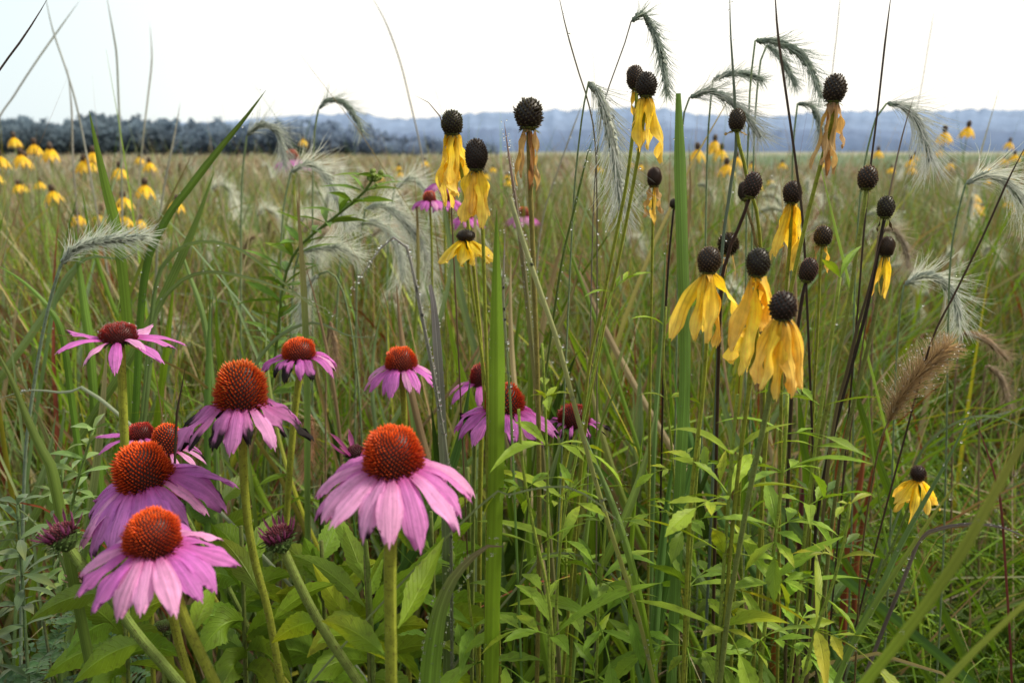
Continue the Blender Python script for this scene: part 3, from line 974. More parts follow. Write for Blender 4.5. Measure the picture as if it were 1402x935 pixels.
def build_woods():
    mb = MB()
    r = np.random.default_rng(21)
    prof_x = [-500, 0, 20, 60, 90, 130, 165, 200, 240, 300, 330, 380, 430, 470, 520, 570, 640, 700]
    prof_y = [160, 160, 154, 156, 164, 152, 164, 156, 165, 160, 166, 160, 164, 168, 176, 184, 190, 194]
    k = 0
    for px in np.arange(-480, 690, 6.0):
        for row in range(2):
            Y = 150 + 18 * row + r.uniform(-6, 6)
            x = px + r.uniform(-6, 6)
            ty = np.interp(x, prof_x, prof_y) + r.normal(3, 5) + (0 if row else 7)
            top = at(x, ty + 6, Y); hgt = top[2]
            if hgt < 1: continue
            cw = hgt * r.uniform(.25, .75)
            cen = np.array([top[0], Y, hgt * .56])
            q = 210
            d = nrm(r.normal(size=(q, 3))); rad = r.uniform(.45, 1.0, q) ** .5
            lump = 1 + .25 * np.sin(d[:, 0] * 5 + k) * np.sin(d[:, 2] * 6 + k * 2)
            P = cen + d * (rad * lump)[:, None] * np.array([cw, cw, hgt * .44])
            a = nrm(r.normal(size=(q, 3))); b = nrm(np.cross(a, nrm(r.normal(size=(q, 3)))))
            s = hgt * r.uniform(.03, .12, q)[:, None]
            V = np.stack([P - a * s, P + b * s, P + a * s, P - b * s], 1)
            hz = r.uniform(.8, 1.25)
            fd = np.clip((px - 150) / 420, 0, 1); cc = (np.array([.14, .19, .235]) * (1 - fd) + np.array([.19, .25, .36]) * fd) * hz  # blue-gray crown colour paints in distance haze, paling towards the hills
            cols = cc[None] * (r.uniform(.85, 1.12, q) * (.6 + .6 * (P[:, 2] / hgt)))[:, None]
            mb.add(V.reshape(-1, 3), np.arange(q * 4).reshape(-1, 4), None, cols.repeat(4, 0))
            k += 1
    # trunks and the shade under the canopy edge
    for px in np.arange(-480, 560, 5.0):
        b = at(px + r.uniform(-2, 2), 200, 152 + r.uniform(0, 20)); b[2] = 0
        tube(mb, [b, b + np.array([r.uniform(-.2, .2), 0, 3.5])], [.18, .12], 4, (.08, .10, .12))
    solo('woods', mb, M_WOOD, kind='stuff')


build_woods()


# ------------------------------------------------------------------ grass in the mass
PAL_MID = [(FRESH, .28), (MID, .28), (YEL, .10), (GRAYG, .13), (STRAW, .05), (TAN, .10), (RED, .08)]
PAL_LOW = [(MID, .35), (DARK, .42), (FRESH, .10), (GRAYG, .04), (TAN, .05), (RED, .04)]
ASH = (.41, .35, .30); MIST = (.36, .39, .34)  # pale dry grass tones with meadow haze painted into them
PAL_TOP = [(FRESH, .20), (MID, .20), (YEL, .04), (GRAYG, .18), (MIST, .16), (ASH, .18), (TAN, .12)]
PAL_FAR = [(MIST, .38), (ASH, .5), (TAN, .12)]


def pick(pal, n):
    c = np.array([p[0] for p in pal]); w = np.array([p[1] for p in pal])
    k = rng.choice(len(pal), n, p=w / w.sum())
    return np.clip(c[k] * rng.uniform(.7, 1.3, (n, 1)) * (1 + rng.uniform(-.12, .12, (n, 3))), 0, 1)


def mass(base, h, lean, bend, width, c0, c1, S=7, m=3, az=None, power=2.0, fold=.35, tipw=1.0, kink=0.1, thatch_shade=.5):
    n = len(base)
    az = rng.uniform(0, 6.283, n) if az is None else az
    t = np.linspace(0, 1, S)
    th = lean[:, None] + bend[:, None] * t[None] ** power
    ds = h[:, None] / (S - 1)
    hx = np.concatenate([np.zeros((n, 1)), np.cumsum(np.sin(th[:, 1:]) * ds, 1)], 1)
    vz = np.concatenate([np.zeros((n, 1)), np.cumsum(np.cos(th[:, 1:]) * ds, 1)], 1)
    azt = az[:, None] + kink * rng.normal(size=(n, 1)) * t[None] * 3
    C = np.stack([base[:, 0, None] + hx * np.sin(azt), base[:, 1, None] + hx * np.cos(azt), base[:, 2, None] + vz], -1)
    tw = rng.uniform(-1.2, 1.2, n)[:, None] + rng.normal(0, .6, n)[:, None] * t[None]
    T = nrm(np.stack([np.sin(th) * np.sin(az)[:, None], np.sin(th) * np.cos(az)[:, None], np.cos(th)], -1))
    S0 = np.stack([np.cos(az), -np.sin(az), np.zeros(n)], -1)[:, None].repeat(S, 1)
    Sv = rot(S0, T, tw)
    Nv = np.cross(Sv, T)
    prof = np.clip(1.1 * (1 - t ** 2.4), .04, 1) * (.6 + .4 * np.minimum(1, t * 4))
    hw = width[:, None] * .5 * prof[None]
    us = np.linspace(-1, 1, m)
    V = C[:, :, None] + Sv[:, :, None] * (hw[..., None] * us)[..., None] + Nv[:, :, None] * (hw[..., None] * np.abs(us) * fold)[..., None]
    q = gquads(S, m)[None] + (np.arange(n) * S * m)[:, None, None]
    cc = c0[:, None] * (1 - t[None, :, None] ** 1.5) + c1[:, None] * t[None, :, None] ** 1.5
    low = np.clip(1.15 * (1 - t / thatch_shade), 0, 1)[None, :, None] * .9  # dead sheath brown that also paints canopy shade up the blade
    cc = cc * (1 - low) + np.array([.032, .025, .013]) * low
    tint = cc[:, :, None].repeat(m, 2)
    U = np.zeros((n, S, m, 3)); U[..., 0] = us; U[..., 1] = t[None, :, None]; U[..., 2] = rng.uniform(size=n)[:, None, None]
    return V.reshape(-1, 3), q.reshape(-1, 4), tint.reshape(-1, 3), U.reshape(-1, 3), C


def scatter(n, y0, y1, spread=.78, pad=.5, clump=0.0, ncl=60):
    y = np.sqrt(rng.uniform(y0 ** 2, y1 ** 2, n))
    x = rng.uniform(-1, 1, n) * (spread * y + pad)
    if clump:
        k = rng.integers(0, ncl, n)
        cy = np.sqrt(rng.uniform(y0 ** 2, y1 ** 2, ncl)); cx = rng.uniform(-1, 1, ncl) * (spread * cy + pad)
        sel = rng.uniform(size=n) < clump
        sd = .06 * (1 + cy[k] * .35)
        x = np.where(sel, cx[k] + rng.normal(size=n) * sd, x); y = np.where(sel, np.clip(cy[k] + rng.normal(size=n) * sd, y0, None), y)
    return np.stack([x, y, np.zeros(n) - .02], -1)


def lerp_pal(n, pal, tip_dry=.35):
    c0 = pick(pal, n)
    c1 = c0.copy()
    k = rng.uniform(size=n) < tip_dry
    c1[k] = pick([(STRAW, .5), (TAN, .3), (RED, .08), (GRAYG, .3)], k.sum())
    return c0, c1


def thin(b):
    # the low sedge at the right keeps the tall grass out
    inside = (b[:, 0] / b[:, 1] > .43) & (b[:, 1] < 2.0)
    return b[~(inside & (rng.uniform(size=len(b)) < .93))]


def grass_mass():
    mats = M_GRASS
    # short leafy growth under the flowers
    mb = MB()
    n = 4200; b = scatter(n, .55, 1.25, .72, .3, .5, 70)
    keep = ~((np.abs(b[:, 0]) < .06) & (b[:, 1] < .6)); b = thin(b[keep]); n = len(b)
    c0, c1 = lerp_pal(n, PAL_LOW, .12)
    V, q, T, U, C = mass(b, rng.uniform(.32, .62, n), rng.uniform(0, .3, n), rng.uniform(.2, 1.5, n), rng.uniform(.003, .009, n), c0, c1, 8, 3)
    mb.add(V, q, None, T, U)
    solo('grass', mb, mats, kind='stuff')
    # tall bunches behind the flowers
    mb = MB(); dew = MB()
    n = 8200; b = scatter(n, 1.0, 2.3, .74, .4, .75, 120); b = thin(b); n = len(b)
    c0, c1 = lerp_pal(n, PAL_MID, .25)
    h = np.clip(rng.normal(.84, .15, n), .4, 1.2)
    wd = rng.choice([.004, .0075, .012], n, p=[.5, .36, .14]) * rng.uniform(.7, 1.3, n)
    V, q, T, U, C = mass(b, h, np.abs(rng.normal(0, .14, n)), rng.uniform(.1, 2.0, n) * rng.uniform(.35, 1.1, n), wd, c0, c1, 10, 3, thatch_shade=.68)
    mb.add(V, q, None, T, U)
    nd_ = min(2200, n); k = rng.choice(n, nd_); j = rng.integers(4, 10, nd_)
    P = C[k, j] + rng.normal(0, .002, (nd_, 3))
    balls(dew, P, rng.uniform(.0006, .0016, nd_) * (1 + (rng.uniform(size=nd_) < .06) * .9))
    # upright thin straws
    n = 1500; b = thin(scatter(n, .95, 2.6, .74, .4)); n = len(b)
    c0 = pick([(STRAW, .3), (TAN, .4), (RED, .15), (YEL, .25), (MID, .25)], n)
    V, q, T, U, C = mass(b, np.clip(rng.normal(.95, .14, n), .5, 1.3), np.abs(rng.normal(0, .10, n)), rng.uniform(0, .4, n), rng.uniform(.0016, .003, n), c0, c0, 7, 2, fold=0)
    mb.add(V, q, None, T, U)
    # coarse tall blades that stand up to the horizon
    n = 1500; b = thin(scatter(n, 1.0, 3.2, .74, .3, .55, 60)); n = len(b)
    c0, c1 = lerp_pal(n, [(FRESH, .35), (MID, .3), (GRAYG, .15), (YEL, .12), (TAN, .16)], .3)
    V, q, T, U, C = mass(b, np.clip(rng.normal(1.12, .12, n), .7, 1.38), np.abs(rng.normal(.05, .12, n)), rng.uniform(.2, 1.9, n) * rng.uniform(.3, 1, n), rng.uniform(.006, .013, n), c0, c1, 12, 3, thatch_shade=.55)
    mb.add(V, q, None, T, U)
    # tan and rusty stalks
    n = 900; b = thin(scatter(n, 1.1, 4.0, .74, .3)); n = len(b)
    c0 = pick([(STRAW, .35), (TAN, .4), (RED, .25)], n)
    V, q, T, U, C = mass(b, np.clip(rng.normal(1.02, .12, n), .6, 1.32), np.abs(rng.normal(0, .12, n)), rng.uniform(0, .6, n), rng.uniform(.002, .004, n), c0, c0, 8, 2, fold=0, thatch_shade=.4)
    mb.add(V, q, None, T, U)
    # arching mixed blades over the sedge
    n = 420; y_ = rng.uniform(.95, 2.0, n); b = np.stack([y_ * rng.uniform(.40, .78, n), y_, np.full(n, -.02)], -1)
    c0, c1 = lerp_pal(n, [(MID, .35), (GRAYG, .3), (FRESH, .2), (RED, .15), (TAN, .2)], .3)
    V, q, T, U, C = mass(b, rng.uniform(.55, 1.0, n), np.abs(rng.normal(.1, .15, n)), rng.uniform(.6, 2.2, n), rng.uniform(.004, .008, n), c0, c1, 12, 3, thatch_shade=.4)
    mb.add(V, q, None, T, U)
    nd_ = 500; k = rng.choice(n, nd_); j = rng.integers(4, 12, nd_)
    balls(dew, C[k, j] + rng.normal(0, .002, (nd_, 3)), rng.uniform(.0006, .0018, nd_))
    solo('grass', mb, mats, kind='stuff')
    solo('dew', dew, M_DEW, kind='stuff')
    # further back: bunches of different height with dark gaps between them
    mb = MB()
    for (n, ncl, y0, y1) in ((5200, 110, 2.1, 3.4), (6200, 150, 3.2, 5.4)):
        k = rng.integers(0, ncl, n)
        cy = np.sqrt(rng.uniform(y0 ** 2, y1 ** 2, ncl)); cx = rng.uniform(-1, 1, ncl) * (.74 * cy + .4)
        ch = rng.normal(.88, .16, ncl); cc = rng.integers(0, 4, ncl)
        sd = rng.uniform(.04, .13, ncl)
        b = np.stack([cx[k] + rng.normal(size=n) * sd[k], np.maximum(cy[k] + rng.normal(size=n) * sd[k], 2.0), np.full(n, -.02)], -1)
        c0 = np.zeros((n, 3)); c1 = np.zeros((n, 3))
        for q_, pal in enumerate(([(FRESH, .5), (MID, .4), (YEL, .1)], [(MID, .5), (DARK, .3), (FRESH, .2)], [(GRAYG, .45), (MIST, .15), (TAN, .2), (MID, .2)], [(TAN, .45), (STRAW, .15), (RED, .3), (YEL, .1)])):
            s_ = cc[k] == q_
            a_, b_ = lerp_pal(int(s_.sum()), pal, .3); c0[s_] = a_; c1[s_] = b_
        wd = rng.choice([.005, .009, .014], n, p=[.5, .35, .15]) * rng.uniform(.7, 1.3, n)
        V, q, T, U, C = mass(b, np.clip(ch[k] + rng.normal(0, .1, n), .4, 1.3), np.abs(rng.normal(0, .16, n)), rng.uniform(.05, 1.7, n) * rng.uniform(.2, 1, n), wd, c0, c1, 7, 2, thatch_shade=.62)
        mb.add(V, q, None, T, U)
    n = 5000; b = scatter(n, 2.1, 5.2, .72, .5)
    c0, c1 = lerp_pal(n, [(MID, .3), (GRAYG, .2), (TAN, .25), (STRAW, .1), (RED, .1), (FRESH, .2)], .3)
    V, q, T, U, C = mass(b, np.clip(rng.normal(.86, .13, n), .45, 1.2), np.abs(rng.normal(0, .12, n)), rng.uniform(.05, 1.2, n), rng.uniform(.002, .006, n), c0, c1, 6, 2)
    mb.add(V, q, None, T, U)
    solo('grass', mb, mats, kind='stuff')
    mb = MB()
    n = 24000; b = scatter(n, 5, 14, .70, .8, .6, 300)
    c0, c1 = lerp_pal(n, PAL_TOP, .6)
    V, q, T, U, C = mass(b, np.clip(rng.normal(.86, .12, n) + .14 * np.sin(b[:, 0] * 1.9 + b[:, 1]) * np.sin(b[:, 1] * 1.3), .45, 1.2), np.abs(rng.normal(0, .15, n)), rng.uniform(.1, 1.5, n), rng.uniform(.01, .022, n), c0, c1, 4, 2)
    mb.add(V, q, None, T, U)
    solo('grass', mb, M_FAR, kind='stuff')
    mb = MB()
    n = 36000; b = scatter(n, 13, 70, .70, 1.5)
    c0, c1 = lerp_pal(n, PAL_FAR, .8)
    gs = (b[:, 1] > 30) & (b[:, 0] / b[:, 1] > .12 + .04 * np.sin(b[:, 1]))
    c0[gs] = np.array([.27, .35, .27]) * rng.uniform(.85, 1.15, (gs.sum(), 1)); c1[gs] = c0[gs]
    V, q, T, U, C = mass(b, np.clip(rng.normal(.82, .12, n) + .45 * np.clip(np.sin(b[:, 0] * .9 + b[:, 1] * .35) * np.sin(b[:, 1] * .5 + b[:, 0] * .21) - .45, 0, 1), .5, 1.6), np.abs(rng.normal(0, .2, n)), rng.uniform(.1, 1.4, n), rng.uniform(.04, .11, n), c0, c1, 4, 2)
    mb.add(V, q, None, T, U)
    solo('grass', mb, M_FAR, kind='stuff')


grass_mass()

# fine arching sedge at the right foot of the picture
def sedge():
    mb = MB()
    for (px, py, Y, n, hh) in ((1330, 900, .95, 420, .62), (1430, 860, 1.05, 380, .66), (1250, 900, 1.15, 260, .6), (1390, 760, 1.35, 420, .62), (1300, 760, 1.55, 320, .62), (1480, 800, 1.3, 300, .62), (1230, 800, 1.35, 200, .6)):
        p = at(px, py, Y)
        b = np.stack([p[0] + rng.normal(0, .05, n), Y + rng.normal(0, .05, n), np.full(n, -.02)], -1)
        c0 = pick([(FRESH, .25), (MID, .45), (DARK, .3), (STRAW, .04)], n)
        az = rng.normal(-1.6, 1.2, n) % 6.283
        V, q, T, U, C = mass(b, rng.uniform(.75, 1.1, n) * hh * 1.5, np.abs(rng.normal(.05, .1, n)), rng.uniform(1.2, 2.5, n), rng.uniform(.0022, .004, n), c0, c0 * 1.05, 12, 2, az, 1.5, 0)
        mb.add(V, q, None, T * 1.25, U)
    solo('fine_grass', mb, M_GRASS, kind='stuff')


sedge()

# ================================================================== purple coneflowers
coneflower('flat red-topped purple coneflower on the tallest thick green stem, petals held level', (163, 455), 50, 27, .60,
           [(167, 520), (169, 570), (171, 620), (172, 760), (172, 935)], 84, 13, 4, -28, stem_w=14, ejit=22, tip=RD_T, mid=RD_M, top=(.30, .04, .03), dewtop=120, pet_w=.26, powr=.45, nspk=300, wspan=.25, skip=(7,), phase=.3)
coneflower('purple coneflower with tall egg-shaped orange cone and tattered black-tipped petals', (331, 526), 72, 70, .52,
           [(333, 640), (340, 720), (352, 780), (368, 840), (385, 935)], 104, 17, -14, -62, stem_w=14, dark=.75, wav=.10, tip=(.60, .17, .015), mid=OR_M, top=(.55, .15, .02), nspk=430, spk=.22, wspan=.25, pet_w=.30, powr=.62,
           col=(.54, .17, .46), colb=(.45, .07, .27), leaves=[(360, 820, 300, 735, 34, 20, .02, .5), (372, 850, 460, 800, 30, 24, .03, .4)])
coneflower('small purple coneflower with low orange cone and curled petals, behind the egg-shaped cone', (410, 477), 47, 31, .72,
           [(404, 560), (397, 640), (392, 720), (390, 830), (388, 935)], 60, 14, 6, -75, stem_w=11, dark=.35, wav=.08, pet_w=.30, nspk=300,
           leaves=[(397, 650, 350, 668, 8, 12, -.02, .4)])
coneflower('purple coneflower with round orange cone and short drooping skirt, left of the purplish blunt blade', (549, 490), 45, 33, .72,
           [(553, 550), (554, 600), (556, 700), (560, 935)], 62, 15, -12, -62, stem_w=10, pet_w=.34, nspk=300)
coneflower('purple coneflower with broad overlapping petals swept to one side, behind the lowest orange cone', (198, 636), 78, 66, .51,
           [(216, 720), (228, 800), (245, 880), (262, 935)], 122, 18, -16, -58, stem_w=15, nspk=460, pet_w=.36, tilt=(-.16, -.12), col=(.54, .17, .54), wspan=.2)
coneflower('lowest purple coneflower of the cluster with orange dome and spreading narrow petals', (210, 728), 78, 66, .395,
           [(236, 800), (250, 840), (272, 890), (297, 940)], 118, 17, -10, -58, stem_w=17, nspk=470, pet_w=.31, tilt=(.05, -.08), phase=.4, wspan=.18,
           leaves=[(262, 870, 300, 800, 30, 20, .04, .5)])
coneflower('large purple coneflower with bright orange dome, wide pink petals and straight thick stem', (538, 616), 86, 72, .42,
           [(535, 740), (534, 800), (535, 870), (536, 945)], 136, 17, -8, -66, stem_w=21, nspk=520, pet_w=.34, tilt=(.02, -.05), wspan=.15, col=(.66, .20, .56), ejit=9, phase=.2,
           leaves=[(545, 860, 608, 735, 44, -14, .05, .6), (530, 900, 440, 850, 40, 24, .04, .3)])
coneflower('small red-coned coneflower tucked behind the big orange dome', (193, 590), 36, 24, .64,
           [(198, 650), (205, 760), (210, 935)], 56, 10, 8, -40, stem_w=9, tip=RD_T, mid=RD_M, nspk=220, pet_w=.24, powr=.5, ejit=16)
coneflower('coneflower with orange cone half hidden under tattered black-tipped petals', (230, 600), 42, 44, .62,
           [(240, 690), (262, 760), (300, 830), (345, 880)], 66, 13, -6, -60, stem_w=9, nspk=260, pet_w=.22, dark=.2)
coneflower('purple coneflower with brown-edged petals partly hidden by the wide upright blade', (690, 545), 58, 46, .62,
           [(672, 640), (668, 760), (664, 935)], 88, 14, -8, -68, stem_w=9, dark=.5, wav=.12, pet_w=.30, tip=(.5, .07, .012), nspk=320)
coneflower('red coneflower head glimpsed behind the wide upright blade', (660, 512), 36, 32, .74,
           [(660, 560), (657, 700), (655, 935)], 60, 11, -5, -70, stem_w=8, tip=RD_T, mid=RD_M, pet_w=.26, nspk=220)
coneflower('dwarf red coneflower with shrivelled purple petals on the long leaning dewy stalk', (785, 568), 46, 33, .72,
           [(776, 620), (766, 700), (755, 935)], 48, 15, 10, -62, stem_w=8, dark=.7, wav=.2, pet_w=.16, tip=(.42, .03, .015), mid=RD_M, nspk=300, wspan=.4, ejit=20)


def bud(label, c, w, h, Y, stem, n, L, e0, e1, col, cc=((.10, .02, .03), (.16, .03, .05)), stem_w=11, tilt=(0, 0), pw=.16, leaves=(), green=1.0):
    px, py = c; s = mpp(px, py, Y); r = w / 2 * s
    C0 = at(px, py, Y); A, X, Yv = frame_of([tilt[0], tilt[1], 1.0])
    path = to_ground([C0 - A * r * .2, C0 - A * r * 1.1] + [at(p[0], p[1], Y) for p in stem])
    t = thing('coneflower_bud', label, 'flower bud', [path[-1][0], path[-1][1], 0])
    stem_part(t, path, stem_w / 2 * s * .9, stem_w / 2 * s, (.14, .20, .04), (.16, .19, .05))
    mb, _ = cone_mesh(C0, A, r * .8, h * .5 * s, 150, r * .25, OR_B, cc[0], cc[1])
    part('cone', mb, M_CONE, t, smooth=False)
    mb = MB()
    for k in range(46):
        a = k * 2.4; lay = k / 46
        Rd = X * math.cos(a) + Yv * math.sin(a)
        q = petal_mesh(C0 + Rd * r * (.75 - .3 * lay) - A * r * (.05 + .75 * lay), Rd, A, r * rng.uniform(.5, .9) * green, r * .2, 25, -30 + rng.normal(0, 15), (.09, .17, .035), (.06, .12, .03), n=5, m=3, tipf=.08, ridge=0, notch=.3)
        mb.add(q.V[0], q.Q[0], None, q.T[0], q.U[0])
    P = C0 - A * (r * np.linspace(.0, 1.15, 6))[:, None]
    tube(mb, P, [r * .85, r * .8, r * .6, r * .25], 12, (.07, .12, .03))
    part('calyx', mb, M_LEAF, t)
    for k in range(n):
        a = 2 * math.pi * k / n + rng.uniform(-.2, .2); Rd = X * math.cos(a) + Yv * math.sin(a)
        m2 = petal_mesh(C0 + Rd * r * .8, Rd, A, L * s * rng.uniform(.7, 1.1), L * s * pw, e0 + rng.normal(0, 12), e1 + rng.normal(0, 14), jit(col, .15), jit(np.asarray(col) * .7, .1), n=8, m=5, tipf=.5, ridge=.05, cup=-.3)
        part('petal', m2, M_PETAL, t)
    for (bx, by, tx, ty, wp, bow, dy, roll) in leaves:
        mb = MB(); sb = mpp(bx, by, Y)
        leaf_mesh(mb, at(bx, by, Y), at(tx, ty, Y + dy), wp * sb, bow * sb, roll, FRESH)
        part('leaf', mb, M_LEAF, t)


bud('spiky dark purple coneflower bud on a thick stem leaning across the lower cluster', (84, 732), 44, 26, .47, [(108, 770), (146, 808), (188, 868), (250, 940)], 15, 28, 45, 75, (.22, .05, .13), stem_w=15, tilt=(-.35, -.1),
    leaves=[(150, 812, 40, 850, 34, 26, .03, .3), (195, 880, 100, 935, 44, 24, .02, .4)])
bud('dark purple coneflower bud with upright rays above broad green leaves', (382, 735), 42, 26, .48, [(398, 775), (425, 830), (455, 880), (495, 940)], 15, 26, 50, 80, (.22, .05, .13), stem_w=15, tilt=(-.2, -.1),
    leaves=[(440, 850, 372, 880, 36, 18, .03, .2), (455, 880, 540, 910, 46, 20, .04, .4)])
bud('small brown coneflower bud with pale straw rays low beside the thick leaning stem', (114, 792), 26, 16, .60, [(122, 822), (132, 860), (140, 935)], 9, 24, 20, 55, (.42, .30, .20), ((.16, .05, .02), (.30, .10, .03)), stem_w=7)
bud('young rusty coneflower head with thin pale rays under the swept purple petals', (246, 680), 28, 18, .60, [(255, 708), (275, 745), (310, 800), (340, 860)], 11, 22, 5, 30, (.48, .36, .30), ((.2, .05, .02), (.36, .09, .02)), stem_w=8, pw=.10)
bud('half-open coneflower with few upright pink rays beside the large orange dome', (487, 622), 30, 22, .56, [(493, 660), (500, 740), (505, 800), (512, 935)], 7, 38, 35, 62, (.46, .10, .30), stem_w=8, pw=.2)
bud('tiny pinkish coneflower bud on a wide green stalk below the brown-edged petals', (650, 592), 18, 12, .66, [(650, 615), (648, 700), (646, 935)], 9, 12, 55, 80, (.30, .08, .16), stem_w=6)
bud('tiny pale pink coneflower bud among broad leaves', (332, 752), 14, 10, .66, [(332, 770), (335, 860), (338, 935)], 7, 16, 10, 30, (.5, .2, .45), stem_w=5)
bud('green unopened coneflower bud low among the broad leaves', (222, 860), 26, 16, .55, [(224, 885), (226, 940)], 6, 8, 60, 80, (.10, .18, .05), ((.08, .14, .03), (.10, .18, .04)), stem_w=8)

# ================================================================== yellow coneflowers
yellow_flower('yellow coneflower with olive cone and long pleated petals beside the arching wire stalk', (619, 169), 31, 34, .62, [(633, 240), (640, 300), (650, 380), (662, 520), (668, 700), (668, 935)], pets(7, 84, 26, -55, -87, col=YL), 5, tipc=OLV)
yellow_flower('yellow coneflower with egg-shaped chocolate cone over a narrow faded skirt', (652, 213), 33, 44, .58, [(660, 300), (664, 420), (668, 600), (664, 935)], pets(6, 72, 26, -50, -86, cols=[YL, YLO, YL]), 5, tipc=(.05, .03, .02))
yellow_flower('withered coneflower with ragged black crown and brown shrivelled petals', (724, 157), 42, 42, .58, [(726, 260), (731, 380), (737, 560), (738, 760), (735, 935)], pets(5, 70, 9, -40, -88, cols=[DRY, DRYB, (.55, .38, .12)], wav=.4), 7, rough=.0, crown=True, stemc=(.22, .19, .05))
yellow_flower('bald olive cone tilted behind a drooping yellow coneflower', (870, 107), 27, 33, .66, [(868, 170), (858, 250), (842, 330), (824, 420), (800, 560), (780, 935)], pets(2, 60, 14, -60, -88, cols=[YLO]), 5, tilt=(-.15, 0), tipc=OLV)
yellow_flower('backlit yellow coneflower overlapping a bald cone, petals like folded ribbons', (885, 117), 31, 34, .62, [(876, 200), (862, 280), (846, 360), (826, 450), (800, 600), (770, 935)], pets(5, 80, 22, -35, -86, col=YL), 5, tipc=(.05, .03, .025))
yellow_flower('small brown cone with two shrivelled tan petals above the tiny bead', (896, 243), 22, 27, .70, [(894, 300), (892, 400), (890, 520), (886, 935)], pets(4, 50, 9, -50, -88, cols=[DRY, YLO], wav=.35), 4)
yellow_flower('tiny black bead seedhead on a wiry dark stalk', (923, 279), 14, 13, .75, [(920, 310), (914, 380), (908, 520), (900, 935)], (), 3, stemc=(.03, .02, .015), stemc1=(.05, .04, .02))
yellow_flower('bare black cone on a green stalk crossing the gray upright blade', (1009, 165), 25, 29, .66, [(1016, 210), (1024, 250), (1040, 320), (1046, 520), (1040, 935)], pets(2, 12, 5, 0, -30, cols=[DRY]), 5)
yellow_flower('black cone in front of its smaller twin on a dark leaning stalk', (1030, 254), 27, 34, .62, [(1022, 285), (1008, 320), (996, 352), (985, 450), (975, 935)], (), 5, tilt=(.15, 0), stemc=(.05, .025, .018), stemc1=(.07, .05, .02))
yellow_flower('smaller black cone peeping from behind its twin', (1019, 262), 18, 26, .66, [(1024, 290), (1034, 330), (1042, 420), (1042, 935)], (), 4, tilt=(-.15, 0), stemc=(.25, .2, .08))
yellow_flower('yellow coneflower with small black cone and three satin petals hanging together', (1085, 264), 28, 33, .64, [(1082, 330), (1076, 400), (1070, 520), (1064, 935)], pets(6, 78, 22, -50, -88, col=YL), 5)
yellow_flower('high black cone with papery tan petals against the white sky', (1143, 122), 33, 37, .58, [(1138, 170), (1120, 240), (1102, 310), (1078, 420), (1052, 560), (1030, 935)], pets(6, 84, 12, -50, -88, cols=[DRY, (.50, .33, .13), DRYB, (.60, .42, .16)], wav=.32), 6, rough=.02)
yellow_flower('bare black cone on a smooth pale stalk to the side of the dark reed', (1188, 244), 29, 33, .62, [(1183, 285), (1172, 350), (1160, 430), (1136, 540), (1110, 680), (1090, 935)], (), 6, stemc=(.22, .26, .05))
yellow_flower('bare black cone with wisps below it on a dark wiry stalk', (1213, 284), 26, 31, .62, [(1207, 320), (1192, 400), (1172, 480), (1150, 560), (1120, 700), (1100, 935)], pets(3, 18, 5, -50, -80, cols=[(.04, .03, .02)]), 5, stemc=(.03, .02, .018), stemc1=(.06, .05, .02))
yellow_flower('small black cone with one curled amber petal on a slim green stalk', (1127, 323), 26, 27, .64, [(1123, 370), (1119, 460), (1112, 600), (1105, 935)], pets(2, 42, 10, -55, -86, cols=[YLO, DRY], wav=.25), 4)
yellow_flower('bare black cone on a dark purple stalk above the narrow green leaf', (1107, 370), 26, 32, .60, [(1098, 410), (1091, 460), (1084, 540), (1078, 700), (1075, 935)], (), 5, tilt=(.15, 0), stemc=(.035, .02, .018))
yellow_flower('black cone with one folded yellow petal beside a thick dark reed', (1214, 338), 24, 29, .62, [(1206, 390), (1192, 460), (1172, 540), (1150, 640), (1130, 800), (1120, 940)], pets(3, 66, 14, -70, -89, cols=[YL, YLO]), 6, stemc=(.17, .19, .05))
yellow_flower('crumbling black seedhead between two yellow coneflowers', (997, 334), 28, 28, .70, [(992, 380), (985, 440), (978, 560), (975, 935)], pets(3, 36, 6, -40, -85, cols=[DRY]), 4, rough=.1)
yellow_flower('yellow coneflower with splayed petals, one kicked out sideways, nearest the tall green blade', (971, 357), 35, 39, .52, [(968, 460), (960, 560), (945, 700), (935, 935)],
              [(265, 100, 30, -15, -78, YL, .10, -.4), (180, 105, 30, -30, -76, YL, .08, 0), (350, 82, 38, -25, -58, YL, .06, .1), (300, 104, 22, -45, -86, YLO, .25, .3), (235, 96, 22, -45, -84, YL, .2, -.2), (90, 90, 28, -50, -85, YL, .1, 0)], 6)
yellow_flower('yellow coneflower with twisted petals and tall olive-black cone, middle of the front trio', (1038, 360), 36, 40, .50, [(1036, 460), (1022, 560), (1005, 700), (985, 935)],
              [(300, 118, 32, -20, -76, YL, .2, .6), (200, 110, 28, -40, -84, YLO, .2, 0), (240, 130, 26, -50, -88, YL, .15, -.2), (340, 88, 30, -30, -84, YLO, .15, .1), (120, 95, 30, -40, -86, YL, .12, 0), (30, 85, 28, -40, -86, YLO, .12, 0)], 6, tipc=(.05, .04, .022))
yellow_flower('front yellow coneflower with dark plum cone and long crumpled golden petals', (1072, 420), 39, 42, .46, [(1058, 520), (1046, 580), (1025, 680), (1000, 820), (985, 940)],
              [(285, 108, 34, -35, -86, YLO, .22, .1), (225, 100, 30, -25, -84, YL, .15, 0), (180, 96, 28, -30, -84, YLO, .2, .1), (330, 100, 30, -30, -84, YLO, .15, .2), (10, 92, 30, -32, -84, YL, .1, 0), (90, 90, 34, -35, -86, YL, .1, 0), (255, 112, 26, -45, -88, YL, .22, -.2)], 8, tipc=(.05, .028, .025), stemc=(.14, .18, .045))
yellow_flower('yellow coneflower almost hidden under the front trio, only half its cone showing', (1030, 437), 22, 20, .60, [(1026, 520), (1014, 640), (1000, 935)], pets(5, 66, 22, -30, -84, col=YL), 5)
